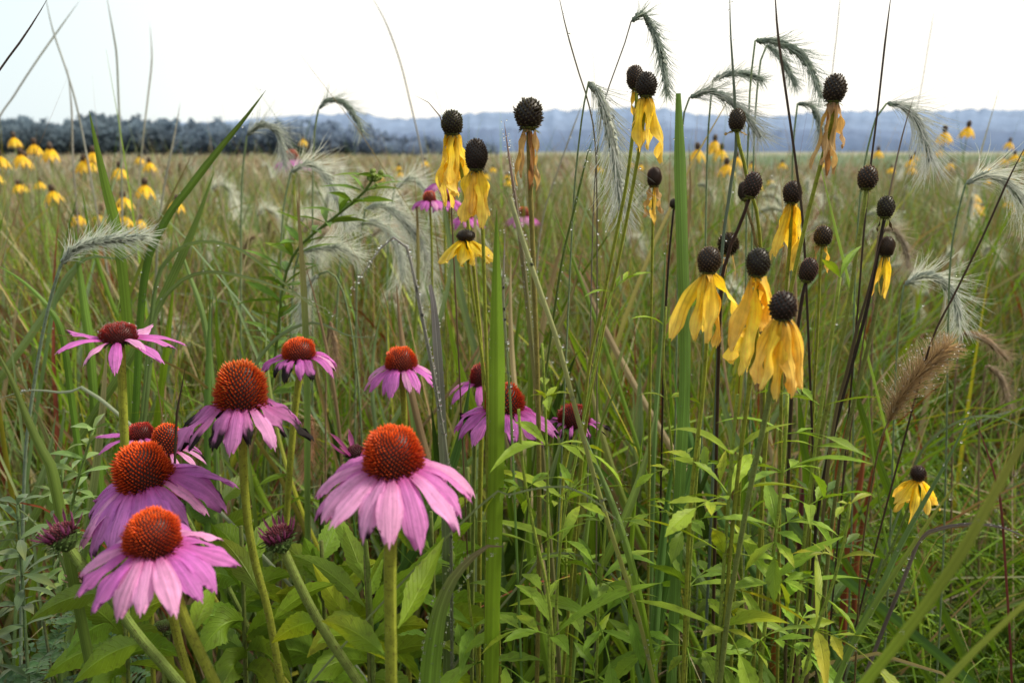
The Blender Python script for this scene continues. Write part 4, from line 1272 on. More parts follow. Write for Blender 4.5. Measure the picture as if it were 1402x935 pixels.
yellow_flower('lone yellow coneflower with small black cone low over the dark sedge', (1257, 648), 23, 22, .68, [(1246, 690), (1216, 760), (1186, 820), (1160, 880), (1140, 940)], pets(10, 52, 20, 0, -66, col=(.92, .66, .02), wav=.06), 4, stemc=(.14, .2, .05))
yellow_flower('yellow daisy with flat dark button and neat skirt of notched petals', (638, 323), 27, 15, .60, [(642, 370), (651, 430), (663, 510), (676, 620), (685, 935)], pets(11, 46, 26, 12, -52, col=(.92, .70, .02), wav=.01, sj=.08, lj=.1), 4, tipc=(.05, .03, .03))

# ================================================================== wild rye and other seed heads
G_RYE = (.38, .43, .36); A_RYE = (.50, .54, .50)
DK_RYE = (.20, .26, .21); DK_A = (.36, .42, .37)
wild_rye('gray-green rye head hooked over against the bright sky, highest of all', [(864, 30), (880, 22), (898, 50), (908, 90), (914, 130)], .72, [(852, 70), (835, 115), (822, 170), (812, 300), (806, 600)], 28, 34, 5, DK_RYE, DK_A, stemc=(.16, .15, .12), stem_w=2, spread=.35, wid=.0015)
wild_rye('dew-soaked rye head hanging beside the pink-edged grass spikelet', [(806, 112), (820, 130), (834, 175), (846, 235), (852, 290)], .70, [(800, 140), (792, 200), (784, 300), (770, 600)], 70, 30, 7, G_RYE, (.62, .65, .62), dew=170, spread=.55, droop=.55, wid=.0015)
wild_rye('rye head arching over the sky behind the dark reed', [(1034, 56), (1062, 58), (1092, 72), (1112, 98), (1124, 132)], .85, [(1030, 90), (1026, 140), (1022, 300), (1020, 600)], 40, 30, 5, DK_RYE, DK_A, spread=.4)
wild_rye('rye head drooping just under the arched one against the sky', [(1050, 62), (1066, 76), (1080, 98), (1090, 116)], .92, [(1042, 80), (1034, 160), (1030, 300), (1028, 500)], 28, 22, 5, DK_RYE, DK_A, spread=.35)
wild_rye('short level rye head crossing the gray upright blade', [(976, 110), (998, 102), (1022, 102), (1044, 110)], .9, [(972, 150), (968, 220), (965, 400)], 26, 22, 5, DK_RYE, DK_A, spread=.35)
wild_rye('whiskered rye head fanning out beside the bare black cone', [(944, 134), (970, 126), (998, 138), (1020, 158), (1040, 186)], .85, [(936, 160), (930, 260), (926, 500)], 60, 26, 6, DK_RYE, (.52, .54, .52), spread=.55, droop=.5)
wild_rye('hazy rye head curving behind the papery tan petals', [(1092, 142), (1110, 146), (1122, 168), (1126, 196)], 1.0, [(1086, 200), (1084, 300), (1082, 500)], 40, 22, 5, DK_RYE, (.45, .48, .44))
wild_rye('white-bearded rye head curving down past two dark reeds', [(1214, 142), (1236, 146), (1256, 166), (1270, 200), (1274, 220)], .85, [(1200, 160), (1180, 250), (1170, 400), (1168, 600)], 75, 28, 7, DK_RYE, (.60, .62, .60), spread=.55, droop=.6)
wild_rye('bushy pale rye head sweeping out of the meadow edge', [(1322, 252), (1345, 240), (1372, 246), (1400, 272), (1420, 300)], .8, [(1310, 300), (1300, 380), (1296, 600)], 75, 28, 7, G_RYE, (.74, .76, .69), dew=40, spread=.6)
wild_rye('silvery rye head nodding above the brown bottlebrush', [(1238, 390), (1262, 378), (1288, 384), (1308, 410), (1314, 446)], .85, [(1232, 430), (1226, 520), (1220, 700)], 60, 26, 6, G_RYE, (.74, .76, .69), dew=50, spread=.6)
wild_rye('gray rye head bowing sideways above the level-petalled coneflower', [(84, 362), (104, 340), (140, 330), (175, 326), (200, 324)], .75, [(72, 400), (58, 460), (42, 560), (34, 640), (30, 800)], 44, 28, 7, (.40, .45, .37), (.64, .68, .62), stemc=(.16, .22, .15), stem_w=5, spread=.35, droop=.2)
wild_rye('small rye head hooked against the blue hills', [(436, 150), (450, 138), (470, 142), (488, 164), (496, 182)], 1.2, [(430, 190), (428, 300), (428, 500)], 30, 24, 5, DK_RYE, (.42, .46, .42))
wild_rye('rye head hooked in front of the dark woods', [(338, 186), (356, 172), (376, 178), (386, 200), (390, 226)], 1.2, [(332, 240), (330, 330), (330, 500)], 42, 24, 6, (.26, .30, .25), (.55, .58, .54))
wild_rye('pale rye head leaning over the leafy goldenrod sprig', [(398, 236), (420, 226), (444, 240), (462, 272), (474, 306)], 1.1, [(388, 290), (384, 380), (384, 600)], 66, 26, 7, G_RYE, (.74, .76, .69), spread=.6)
wild_rye('fluffy rye head lying sideways under the goldenrod sprig', [(410, 345), (436, 340), (466, 340), (490, 352)], 1.0, [(402, 380), (398, 480), (396, 700)], 52, 22, 7, G_RYE, (.74, .76, .69), spread=.6)
wild_rye('rye head drooping straight down over the arching dewy blades', [(436, 376), (424, 388), (416, 412), (412, 446)], .95, [(446, 370), (470, 400), (490, 520), (500, 700)], 36, 22, 6, G_RYE, (.50, .54, .48), spread=.5)
wild_rye('feathery rye head streaming down behind the arched wiry stalk', [(500, 286), (524, 282), (552, 302), (576, 334), (592, 366)], 1.15, [(492, 340), (488, 420), (486, 600)], 76, 28, 7, G_RYE, (.74, .76, .69), spread=.6)
wild_rye('second feathery rye head crowded behind the arched wiry stalk', [(470, 318), (500, 304), (530, 316), (548, 348), (552, 384)], 1.25, [(464, 380), (460, 480), (458, 700)], 66, 26, 7, G_RYE, (.74, .76, .69), spread=.6)
wild_rye('rye head among faded stems beside the distant pink coneflowers', [(540, 258), (562, 246), (584, 262), (596, 290)], 1.5, [(532, 320), (530, 420), (530, 600)], 56, 24, 6, G_RYE, (.74, .76, .69), spread=.6)
BRN = (.30, .18, .08); BRNA = (.42, .28, .16)
wild_rye('brown bottlebrush seed head beaded with dew, leaning up to the right', [(1216, 578), (1228, 552), (1248, 524), (1272, 498), (1298, 474)], .62, [(1208, 596), (1196, 650), (1180, 760), (1170, 935)], 44, 46, 12, BRN, (.44, .30, .16), dew=520, spread=.8, droop=.05, stemc=(.16, .12, .05), stem_w=3, wid=.0012)
wild_rye('tan seed head hanging limp over the small curled coneflower', [(452, 440), (456, 458), (460, 482), (460, 506)], .95, [(448, 470), (446, 560), (446, 800)], 28, 22, 6, (.30, .20, .10), (.44, .30, .18), stemc=TAN, spread=.5)
wild_rye('rusty feathered seed head hanging beside the small curled coneflower stem', [(424, 566), (426, 590), (424, 620), (418, 652)], .85, [(420, 600), (424, 700), (426, 900)], 36, 22, 7, (.26, .13, .06), (.38, .22, .12), stemc=TAN, spread=.45)
wild_rye('tan drooping seed head over the dark sedge', [(1318, 456), (1340, 460), (1360, 474), (1378, 490)], 1.1, [(1310, 500), (1304, 600), (1302, 800)], 30, 22, 6, (.30, .19, .10), (.46, .34, .22), stemc=TAN)
wild_rye('bent tan seed head beside the silvery rye', [(1204, 316), (1222, 316), (1238, 336), (1244, 366)], 1.2, [(1198, 360), (1194, 460), (1192, 700)], 34, 22, 6, (.26, .20, .13), (.46, .38, .28), stemc=TAN)
wild_rye('faded seed head bowed low over the sedge', [(1350, 500), (1366, 512), (1376, 534), (1380, 556)], 1.15, [(1342, 560), (1340, 660), (1340, 800)], 28, 20, 6, (.28, .19, .11), (.42, .33, .22), stemc=TAN)

# copies further back in the meadow
proto = []
for q_, (sp_, aw_, co_, ac_, nn, pp) in enumerate((
        ([(700, 300), (716, 286), (738, 296), (752, 322), (756, 350)], 34, (.46, .50, .42), (.74, .76, .69), 30, 13),
        ([(700, 300), (720, 296), (742, 304), (762, 326)], 26, (.40, .44, .34), (.56, .57, .48), 24, 10),
        ([(700, 300), (704, 280), (712, 268), (730, 276), (738, 304)], 30, (.38, .43, .36), (.74, .76, .69), 26, 12),
        ([(700, 300), (706, 278), (716, 260), (730, 250)], 22, (.34, .25, .15), (.48, .39, .27), 24, 10),
        ([(700, 300), (714, 290), (726, 304), (728, 340), (724, 372)], 38, (.48, .52, .45), (.74, .76, .69), 34, 14),
        ([(700, 300), (712, 290), (730, 290), (746, 300)], 18, (.36, .27, .17), (.50, .41, .30), 20, 10))):
    P = crom([at(p[0], p[1], 1.6) for p in sp_], 24)
    base = np.array([P[0][0] - .03, 1.6, 0])
    t = thing('wild_rye', 'pale bristly rye head among the blurred meadow grass', 'grass', base, 'nodding rye heads in the blurred meadow')
    mb = MB(); tube(mb, crom([P[1], P[0], P[0] * .5 + base * .5 + np.array([-.015, 0, 0]), base], 16), [.0010, .0016], 4, GRAYG)
    part('stem', mb, M_STEM, t)
    s = mpp(700, 300, 1.6)
    mb, _ = rye_spike(P, aw_ * s, nn, pp, co_, ac_, wid=.0032, spread=.75, hair=.0005)
    part('seed_head', mb, M_AWN, t)
    proto.append(t)
spots = []
for i in range(118):
    Yd = rng.uniform(1.7, 3.0) if i < 44 else (rng.uniform(2.4, 5) if i < 90 else rng.uniform(5, 9))
    px = rng.uniform(-20, 1420)
    if i % 3 == 0: px = rng.uniform(200, 620)
    if i % 3 == 1: px = rng.uniform(900, 1420)
    spots.append((px, Yd))
spots += [(rng.uniform(380, 620), rng.uniform(1.5, 2.2)) for _ in range(14)]
for i, (px, Yd) in enumerate(spots):
    p = at(px, 260, Yd)
    o = proto[i] if i < 6 else dup(proto[(i * 7) % 6], (0, 0, 0))
    o.location = (p[0], Yd, 0); o.rotation_euler = (rng.normal(0, .06), rng.normal(0, .08), rng.uniform(-1.2, 1.2) + (math.pi if rng.uniform() < .25 else 0))
    sc = rng.uniform(.72, 1.02); o.scale = (sc, sc, sc)

# ================================================================== flowers in the blurred distance
def far_yellow():
    base = np.array([0, 0, 0.])
    t = thing('yellow_coneflower', 'drooping yellow coneflower blurred in the distance', 'flower', base, 'yellow coneflowers blurred across the meadow')
    top = np.array([0, 0, 1.0]); r = .008
    mb = MB(); tube(mb, [top, [.01, 0, .6], [.02, .01, 0]], [.0014, .002], 5, (.14, .19, .05)); part('stem', mb, M_STEM, t)
    mb, _ = cone_mesh(top + np.array([0, 0, .008]), [0, 0, 1], r * .8, .0085, 60, .0015, (.06, .035, .02), (.06, .035, .02), BLKT, th0=-70); part('cone', mb, M_CONE, t)
    mb = MB()
    for k in range(7):
        a = k / 7 * 6.283
        Rd = np.array([math.cos(a), math.sin(a), 0])
        q = petal_mesh(top + Rd * r * .5, Rd, [0, 0, 1], .043 * rng.uniform(.85, 1.1), .013, -30, -86, jit((.90, .60, .015)), (.6, .33, .02), n=8, m=3, ridge=0)
        mb.add(q.V[0], q.Q[0], None, q.T[0], q.U[0])
    part('corolla', mb, M_YPETAL, t)
    return t


fy = far_yellow()
spots = []
for (px, py, Y, n, sx, sy) in ((62, 214, 2.6, 11, 28, 14), (165, 262, 2.2, 8, 20, 24), (40, 248, 2.9, 4, 12, 12), (140, 292, 2.4, 4, 24, 8), (195, 215, 3.4, 2, 10, 10), (975, 205, 2.6, 6, 12, 12), (1060, 235, 4.2, 4, 30, 10), (1150, 240, 4.4, 4, 40, 10),
                             (1320, 240, 4.2, 7, 40, 12), (1335, 275, 3.2, 6, 36, 8), (1240, 215, 4.2, 5, 40, 8), (1390, 205, 4.2, 4, 20, 8), (1290, 180, 2.6, 2, 14, 8), (540, 235, 4.4, 4, 30, 8), (690, 235, 4.6, 4, 30, 6), (400, 188, 4.0, 1, 4, 2), (840, 230, 5.0, 3, 40, 6)):
    for _ in range(n):
        spots.append((px + rng.normal(0, sx), py + rng.normal(0, sy), Y * rng.uniform(.85, 1.15)))
for i, (px, py, Y) in enumerate(spots):
    p = at(px, py, Y)
    o = fy if i == 0 else dup(fy, (0, 0, 0))
    sc = max(p[2], .5)
    o.location = (p[0], Y, 0); o.scale = (sc ** .3, sc ** .3, sc); o.rotation_euler = (rng.normal(0, .04), rng.normal(0, .04), rng.uniform(0, 6.28))

for (px, py, Y, lab) in ((588, 268, 1.08, 'blurred purple coneflower facing out beside the pleated yellow petals'), (606, 244, 1.12, 'blurred pink coneflower half behind the pleated yellow petals'), (638, 292, 1.2, 'dim purple coneflower behind the stem of the pleated yellow flower'),
                         (400, 212, 2.4, 'tiny distant pink coneflower at the meadow edge before the woods'), (614, 268, 1.16, 'blurred lilac coneflower nestled beside the two pink ones'), (716, 290, 2.6, 'faint far pink coneflower behind the withered black crown')):
    coneflower(lab, (px, py), 19, 14, Y, [(px + 3, py + 60), (px + 4, py + 160)], 32, 12, -10, -70, stem_w=4, nspk=70, pet_w=.34, wav=.02)

# ================================================================== single blades and stalks
B = grass_blade
B('wide_grass_blade', 'broad bright green blade standing straight up in front of the brown-edged coneflower', 'grass blade', [(680, 286), (681, 400), (682, 520), (681, 640), (678, 760), (676, 830), (674, 935)], .50, 24, FRESH, (.13, .23, .025), roll=.45, fold=.35, dew=60, dr=(.0003, .0007))
B('wide_grass_blade', 'tall pale green blade with a cut top beside the splayed yellow petals', 'grass blade', [(929, 128), (932, 230), (935, 340), (938, 440), (938, 540), (930, 700), (920, 935)], .58, 17, (.12, .22, .05), (.13, .23, .05), roll=.2, fold=.25, tip='blunt', dew=70, dr=(.0003, .0007))
B('arching_stalk', 'thin dewy gray stalk bent over in a narrow hoop', 'stalk', [(478, 404), (498, 372), (520, 340), (540, 324), (556, 336), (566, 370), (578, 430), (592, 500), (602, 560), (612, 620), (618, 720), (620, 935)], .55, 5.5, (.14, .16, .10), (.30, .30, .33), roll=.5, fold=.9, dew=220, n=60)
B('blunt_grass_blade', 'purplish gray blunt blade coated in fine dew', 'grass blade', [(589, 390), (594, 420), (599, 480), (603, 540), (606, 600), (610, 700), (612, 935)], .58, 12, (.10, .15, .05), (.25, .23, .28), roll=.1, fold=.1, tip='blunt', dew=140, dr=(.0003, .0008))
B('grass_blade', 'green blade with pointed tip rising before the dark woods', 'grass blade', [(122, 152), (132, 200), (146, 262), (160, 320), (172, 420), (180, 560)], .85, 14, (.15, .25, .03), (.14, .24, .035), roll=.2, fold=.2, dew=4)
B('grass_blade', 'dark green blade slanting up to a sharp tip over the hills', 'grass blade', [(364, 124), (334, 164), (300, 205), (262, 254), (226, 304), (198, 380), (186, 560)], .80, 10, (.07, .15, .02), (.11, .17, .04), roll=.5, fold=.4, dew=26)
B('curved_grass_blade', 'wide blade curling over with a wet purple tip, low in front', 'grass blade', [(690, 748), (672, 746), (650, 760), (622, 790), (604, 830), (594, 880), (588, 940)], .45, 30, (.15, .26, .04), (.17, .12, .11), roll=.3, fold=.15, dew=70, n=40)
B('two_tone_stalk', 'long leaning dewy green stalk crossing in front of the dwarf red coneflower', 'stalk', [(700, 270), (718, 330), (742, 400), (766, 470), (790, 560), (812, 640), (836, 720), (862, 800), (880, 860), (898, 940)], .50, 8, (.22, .24, .06), (.30, .32, .17), roll=.6, fold=.8, dew=60, tip='x', n=50)
B('grass_blade', 'slim gray-green blade running beside the long leaning dewy stalk', 'grass blade', [(786, 560), (810, 620), (840, 690), (866, 770), (884, 850), (900, 940)], .52, 12, FRESH, GRAYG, roll=.5, fold=.6, dew=26)
B('thick_grass_blade', 'out-of-focus thick blade slanting across the near corner', 'grass blade', [(1500, 440), (1450, 520), (1402, 606), (1362, 680), (1318, 760), (1270, 830), (1226, 888), (1180, 945), (1110, 1040), (1040, 1130)], .30, 23, (.22, .34, .04), (.20, .16, .06), roll=.3, fold=.3, dew=10, dr=(.0005, .001))
B('thick_grass_blade', 'out-of-focus olive blade cutting off the very corner', 'grass blade', [(1540, 690), (1470, 766), (1420, 812), (1380, 850), (1336, 892), (1288, 945), (1200, 1050), (1130, 1140)], .30, 17, (.20, .29, .05), (.24, .25, .06), roll=.3, fold=.3)
B('grass_blade', 'bluish green blade slanting beneath the lone yellow coneflower', 'grass blade', [(1332, 560), (1300, 628), (1266, 690), (1232, 754), (1196, 830), (1160, 890), (1130, 940)], .52, 12, (.11, .20, .05), (.12, .20, .11), roll=.4, fold=.5, dew=30)
B('grass_blade', 'yellowish blade slanting alongside the bluish one', 'grass blade', [(1330, 636), (1290, 690), (1250, 750), (1206, 820), (1172, 880), (1144, 945)], .47, 13, (.15, .24, .05), (.24, .25, .05), roll=.4, fold=.5, dew=18)
DKS = (.045, .03, .026)
for (lab, pts, Y, w, c0, c1) in (
        ('dark reed crossing the arched rye and running off the top', [(1060, -30), (1066, 40), (1074, 100), (1084, 170), (1094, 244), (1102, 320), (1110, 500)], .62, 5, DKS, (.08, .06, .05)),
        ('gray-green upright reed above the bare black cone', [(999, -30), (1001, 40), (1005, 95), (1008, 140), (1010, 200), (1000, 270), (990, 350), (984, 500)], .66, 6, (.10, .14, .12), (.16, .20, .18)),
        ('thin dark reed passing the smooth-stalked bare cone', [(1222, -20), (1212, 70), (1202, 160), (1192, 240), (1184, 320), (1176, 420), (1164, 560)], .66, 4, DKS, (.10, .08, .08)),
        ('hair-thin reed above the papery tan petals', [(1152, -20), (1147, 40), (1140, 102), (1132, 200), (1126, 320)], .75, 2.4, (.12, .09, .07), (.22, .19, .18)),
        ('dark reed slanting in from the side of the meadow', [(1410, 190), (1382, 246), (1350, 318), (1310, 400), (1276, 470), (1240, 600)], .62, 4, (.05, .03, .025), (.06, .04, .035)),
        ('brown reed leaning by the white-bearded rye', [(1252, 130), (1238, 180), (1222, 250), (1206, 330), (1190, 420), (1170, 560)], .8, 3, (.10, .06, .045), (.20, .16, .15)),
        ('thick purple-black reed pressed against the folded yellow petal', [(1217, 300), (1204, 340), (1190, 400), (1176, 450), (1162, 510), (1148, 560), (1136, 640), (1120, 800)], .60, 7, (.12, .10, .05), (.05, .03, .035)),
        ('wiry brown stalk curving over behind the olive cone', [(566, 130), (584, 138), (602, 158), (610, 180), (616, 240), (624, 400)], .66, 2.6, (.12, .08, .05), (.14, .10, .08)),
        ('long pale stalk bowing across the white sky', [(500, -20), (528, 30), (548, 84), (562, 140), (574, 192), (584, 250), (590, 330), (596, 500)], .9, 3.2, (.18, .13, .10), (.30, .30, .30)),
        ('thin stalk falling from the top to the dew-soaked rye', [(762, -20), (776, 40), (792, 96), (806, 140), (815, 190), (818, 280), (818, 450)], .7, 2.6, (.15, .13, .10), (.20, .18, .16)),
        ('knotted dark twig slanting across the pale corner of the sky', [(70, -10), (50, 24), (26, 60), (-2, 98), (-40, 160), (-80, 300)], .62, 2.6, (.06, .04, .045), (.08, .06, .07)),
        ('faint bluish stalk rising past the yellow flowers by the woods', [(60, -15), (72, 40), (92, 100), (106, 150), (120, 220), (140, 330)], 1.0, 3.4, (.20, .19, .17), (.24, .30, .34)),
        ('slender bluish stalk arching to the top above the pointed blade', [(144, -15), (156, 50), (160, 80), (163, 150), (166, 220), (168, 330)], 1.0, 3.6, (.16, .18, .14), (.22, .28, .31)),
        ('wispy stalk leaning over the woods from the side', [(110, 0), (84, 36), (50, 84), (20, 130), (-8, 178), (-40, 300)], 1.1, 3, (.22, .18, .16), (.30, .34, .36)),
        ('dew-dotted stalk rising before the woods', [(247, 140), (240, 180), (232, 220), (224, 262), (216, 330), (212, 450)], .9, 4, (.14, .17, .10), (.20, .20, .18)),
        ('brown stalk rising through the yellow flowers by the woods', [(92, 90), (98, 150), (100, 220), (106, 300), (112, 420)], 1.1, 3.4, (.16, .11, .08), (.22, .22, .22)),
        ('faint stalk standing straight above the woods', [(205, 30), (208, 80), (203, 130), (196, 190), (190, 260), (186, 400)], 1.2, 3, (.17, .15, .1), (.3, .33, .34)),
        ('wisp of stalk leaning over the hooked rye', [(1280, 10), (1272, 60), (1262, 120), (1250, 180), (1240, 260)], .95, 2, (.2, .17, .15), (.3, .28, .27)),
        ('slanting brown stalk between withered crown and dewy rye', [(798, 140), (780, 190), (762, 240), (746, 290), (736, 360), (730, 500)], .75, 3, (.08, .06, .045), (.14, .11, .1)),
        ('dark stalk tipped with a green bud below the dewy rye', [(812, 190), (806, 206), (796, 250), (784, 300), (770, 360), (754, 470)], .66, 4, (.08, .12, .03), (.08, .13, .03)),
        ('blackened twig standing behind the tattered petals', [(254, 500), (249, 530), (244, 556), (241, 590), (238, 700)], .6, 3.4, (.06, .05, .03), (.035, .025, .02)),
        ('wine-red blade tip leaning over the sedge', [(1330, 560), (1346, 600), (1360, 640), (1372, 690), (1380, 800)], .7, 5, (.14, .04, .035), (.16, .05, .06)),
):
    nm = 'reed' if 'reed' in lab else ('twig' if 'twig' in lab else ('grass_blade' if 'blade tip' in lab else 'stalk'))
    if any(q in lab for q in ('bluish', 'faint', 'wisp', 'long pale', 'rising through', 'rising before', 'hair-thin', 'slanting brown')):
        Y = Y * 1.75; w = w * .72
        c0 = tuple(v * .6 + .16 for v in c0); c1 = tuple(v * .6 + .22 for v in c1)
    t = B(nm, lab, nm.replace('_', ' '), pts, Y, w, c0, c1, roll=.5, fold=.9, dew=(30 if 'dew' in lab or 'gray-green' in lab else 0), n=44)

B('spiked_stalk', 'pink-edged grass spikelet furred with dew', 'stalk', [(690, 165), (696, 205), (703, 250), (709, 292), (716, 345), (730, 480)], .62, 8, (.16, .16, .07), (.30, .20, .24), roll=.4, fold=.8, dew=190, n=40, dr=(.0004, .0009))
for (lab, pts, Y, w, c0, c1, dw) in (
        ('dewy blade arching long and low over the coneflowers', [(470, 440), (440, 420), (400, 402), (350, 384), (300, 374), (268, 376), (240, 392), (214, 430), (204, 520)], .75, 6, (.13, .20, .07), (.22, .28, .20), 20),
        ('second dewy blade arching just above the long low one', [(456, 436), (420, 414), (376, 378), (330, 344), (290, 332), (256, 336), (234, 352), (214, 390), (200, 520)], .80, 6, (.13, .20, .07), (.22, .28, .20), 18),
        ('thin blade arching over the dewy ones towards the small curled coneflower', [(520, 462), (478, 460), (440, 444), (410, 446), (372, 470), (344, 520), (334, 640)], .82, 5, (.14, .2, .09), (.20, .26, .19), 10),
        ('straight leaf crossing behind the level-petalled coneflower', [(205, 328), (170, 354), (126, 352), (96, 372), (76, 410), (60, 500)], .85, 5, (.14, .22, .09), (.18, .25, .14), 0),
        ('green blade leaning in towards the level-petalled coneflower', [(-10, 360), (30, 384), (66, 420), (86, 460), (100, 560)], .8, 9, (.08, .16, .02), (.10, .19, .03), 0),
        ('upright blade behind the level-petalled coneflower', [(104, 310), (108, 360), (116, 420), (124, 480), (134, 620)], .85, 12, (.11, .2, .03), (.14, .24, .05), 0),
        ('broad upright blade behind the egg-shaped cone', [(288, 402), (286, 470), (284, 560), (284, 700)], .8, 9, (.10, .19, .04), (.12, .21, .06), 0),
        ('blade leaning up to the arching ones above the egg-shaped cone', [(236, 310), (258, 372), (280, 440), (292, 540), (300, 700)], .85, 8, (.12, .21, .05), (.16, .24, .09), 0),
        ('pale blade lying level beside the level-petalled coneflower', [(-10, 548), (40, 534), (90, 538), (132, 542)], .7, 5, (.20, .24, .16), (.24, .27, .2), 6),
        ('spotted brown-green blade leaning in from the edge near the silvery leaves', [(-10, 470), (16, 520), (36, 570), (56, 614), (70, 640), (90, 740)], .52, 14, (.10, .16, .03), (.12, .16, .04), 0),
        ('narrow blade slanting through the edge of the silvery leaves', [(-10, 672), (30, 700), (60, 730), (86, 770), (110, 850)], .6, 6, (.12, .18, .06), (.13, .18, .08), 6),
        ('red-brown blade standing in the shade behind the leafy stems', [(1186, 600), (1180, 660), (1168, 730), (1160, 800), (1154, 935)], .95, 16, RED, (.20, .06, .03), 0),
        ('rust-orange blade in the shade beside the red-brown one', [(1164, 560), (1150, 640), (1140, 720), (1134, 820), (1130, 935)], .98, 13, (.26, .09, .02), (.20, .06, .03), 0),
        ('second red-brown blade close under the bottlebrush', [(1224, 560), (1208, 610), (1192, 680), (1176, 770), (1168, 935)], 1.0, 14, RED, (.16, .045, .02), 0),
        ('rust-coloured blade crossing low behind the lobed leaves', [(1070, 740), (1066, 800), (1064, 870), (1060, 935)], .9, 14, (.26, .10, .025), (.22, .08, .02), 0),
        ('dark plum blade behind the leafy stems', [(1110, 590), (1106, 640), (1100, 700), (1096, 800)], .9, 13, (.10, .03, .04), (.13, .04, .05), 0),
        ('gray wet blade arching over the sedge', [(1410, 590), (1370, 572), (1330, 572), (1292, 590), (1262, 620), (1240, 680)], .8, 7, (.13, .19, .1), (.20, .25, .21), 8),
        ('purple wet blade arching low over the sedge', [(1412, 738), (1370, 722), (1330, 718), (1290, 724), (1262, 738), (1240, 790)], .7, 8, (.12, .10, .10), (.20, .17, .22), 30),
        ('upright pale blade left of the splayed yellow petals', [(912, 330), (908, 420), (902, 520), (896, 640), (890, 935)], .75, 8, (.11, .2, .06), (.14, .22, .09), 8),
        ('broad blade leaning behind the lobed leaves under the trio', [(962, 560), (950, 630), (934, 700), (918, 780), (902, 860), (890, 940)], .62, 18, (.09, .19, .04), (.11, .22, .07), 16),
        ('broad upright blade beside the leaning one under the trio', [(925, 610), (916, 680), (908, 760), (900, 850), (896, 940)], .6, 16, (.10, .20, .05), (.10, .21, .06), 12),
        ('green blade rising behind the dwarf red coneflower', [(860, 486), (846, 530), (830, 566), (818, 610), (806, 720)], .66, 9, (.12, .2, .04), (.16, .24, .05), 0),
        ('dewy narrow blade standing beside the broad upright one', [(692, 310), (690, 400), (694, 470), (700, 560), (706, 700)], .55, 5, (.11, .2, .05), (.22, .18, .18), 50),
        ('thin arching wet blade crossing the leafy stems low in the middle', [(876, 830), (850, 800), (820, 772), (780, 758), (744, 762), (720, 790)], .6, 4, (.2, .25, .15), (.22, .27, .19), 8),
        ('fine arching blade across the broad upright one', [(860, 726), (820, 690), (780, 668), (740, 668), (700, 678), (660, 690)], .48, 4, (.18, .24, .12), (.2, .25, .15), 14),
):
    B('grass_blade', lab, 'grass blade', pts, Y, w, c0, c1, roll=rng.uniform(.2, .8), fold=.45, dew=dw, n=36)

# more unnamed uprights in the band behind the flowers
for i in range(70):
    px = rng.uniform(-10, 1412); Y = rng.uniform(.78, 1.25)
    py = rng.uniform(190, 520) if i % 2 else rng.uniform(300, 600)
    if px > 1120: px -= 560
    lean = rng.normal(0, .22)
    pts = [(px, py)]
    cur = rng.normal(0, .0007)
    for k in range(1, 6):
        d = k * 70
        pts.append((px - lean * d - cur * d * d, py + d))
    c = [FRESH, MID, YEL, GRAYG, STRAW, TAN, (.14, .22, .06)][rng.integers(0, 7)]
    c1 = c if rng.uniform() < .6 else [STRAW, GRAYG, TAN][rng.integers(0, 3)]
    B('grass_blade', 'upright grass blade in the thicket behind the flowers', 'grass blade', pts, Y, rng.uniform(4, 11), c, c1, roll=rng.uniform(-.9, .9), fold=.4, dew=0, n=60, group='upright blades in the thicket behind the flowers')

for i in range(64):
    px = rng.uniform(630, 1190) if i < 46 else rng.uniform(20, 620); Y = rng.uniform(.66, 1.0)
    py = rng.uniform(470, 720); lean = rng.normal(0, .16); cur = rng.normal(0, .0008)
    pts = [(px - lean * k * 70 - cur * (k * 70) ** 2, py + k * 70) for k in range(6)]
    c = [FRESH, MID, MID, DARK, (.07, .15, .04)][rng.integers(0, 5)]
    B('grass_blade', 'dark green blade standing among the leafy stems', 'grass blade', pts, Y, rng.uniform(6, 15), c, c if rng.uniform() < .6 else GRAYG, roll=rng.uniform(-.9, .9), fold=.4, dew=0, n=60, group='dark green blades among the leafy stems')

# ================================================================== leafy plants
def sprig():
    Y = .95
    path = pxpath([(512, 244), (496, 266), (470, 288), (440, 312), (410, 338), (390, 380), (380, 460)], Y)
    C = crom(path, 60)
    t = thing('goldenrod', 'green goldenrod sprig with narrow leaves and a knobby bud tip', 'plant', [C[-1][0], C[-1][1], 0])
    mb = MB(); tube(mb, C, [.0015, .003], 6, (.10, .16, .03)); part('stem', mb, M_STEM, t)
    vis = [c for c in C if c[2] > .80]
    for k in range(76):
        i = int(k / 76 * len(vis) * .98); p = vis[i]
        mb = MB(); az = k * 2.4
        leaf3d(mb, p, az + rng.normal(0, .2), rng.uniform(.2, .8), rng.uniform(.042, .060), .009, .5, (.13, .24, .03), serr=.0, roll=rng.normal(0, .4), n=8)
        part('leaf', mb, M_LEAF, t)
    mb = MB()
    balls(mb, C[0] + rng.normal(0, .0035, (26, 3)), rng.uniform(.0018, .0035, 26), True, (.16, .22, .05)); part('bud', mb, M_LEAF, t)


sprig()


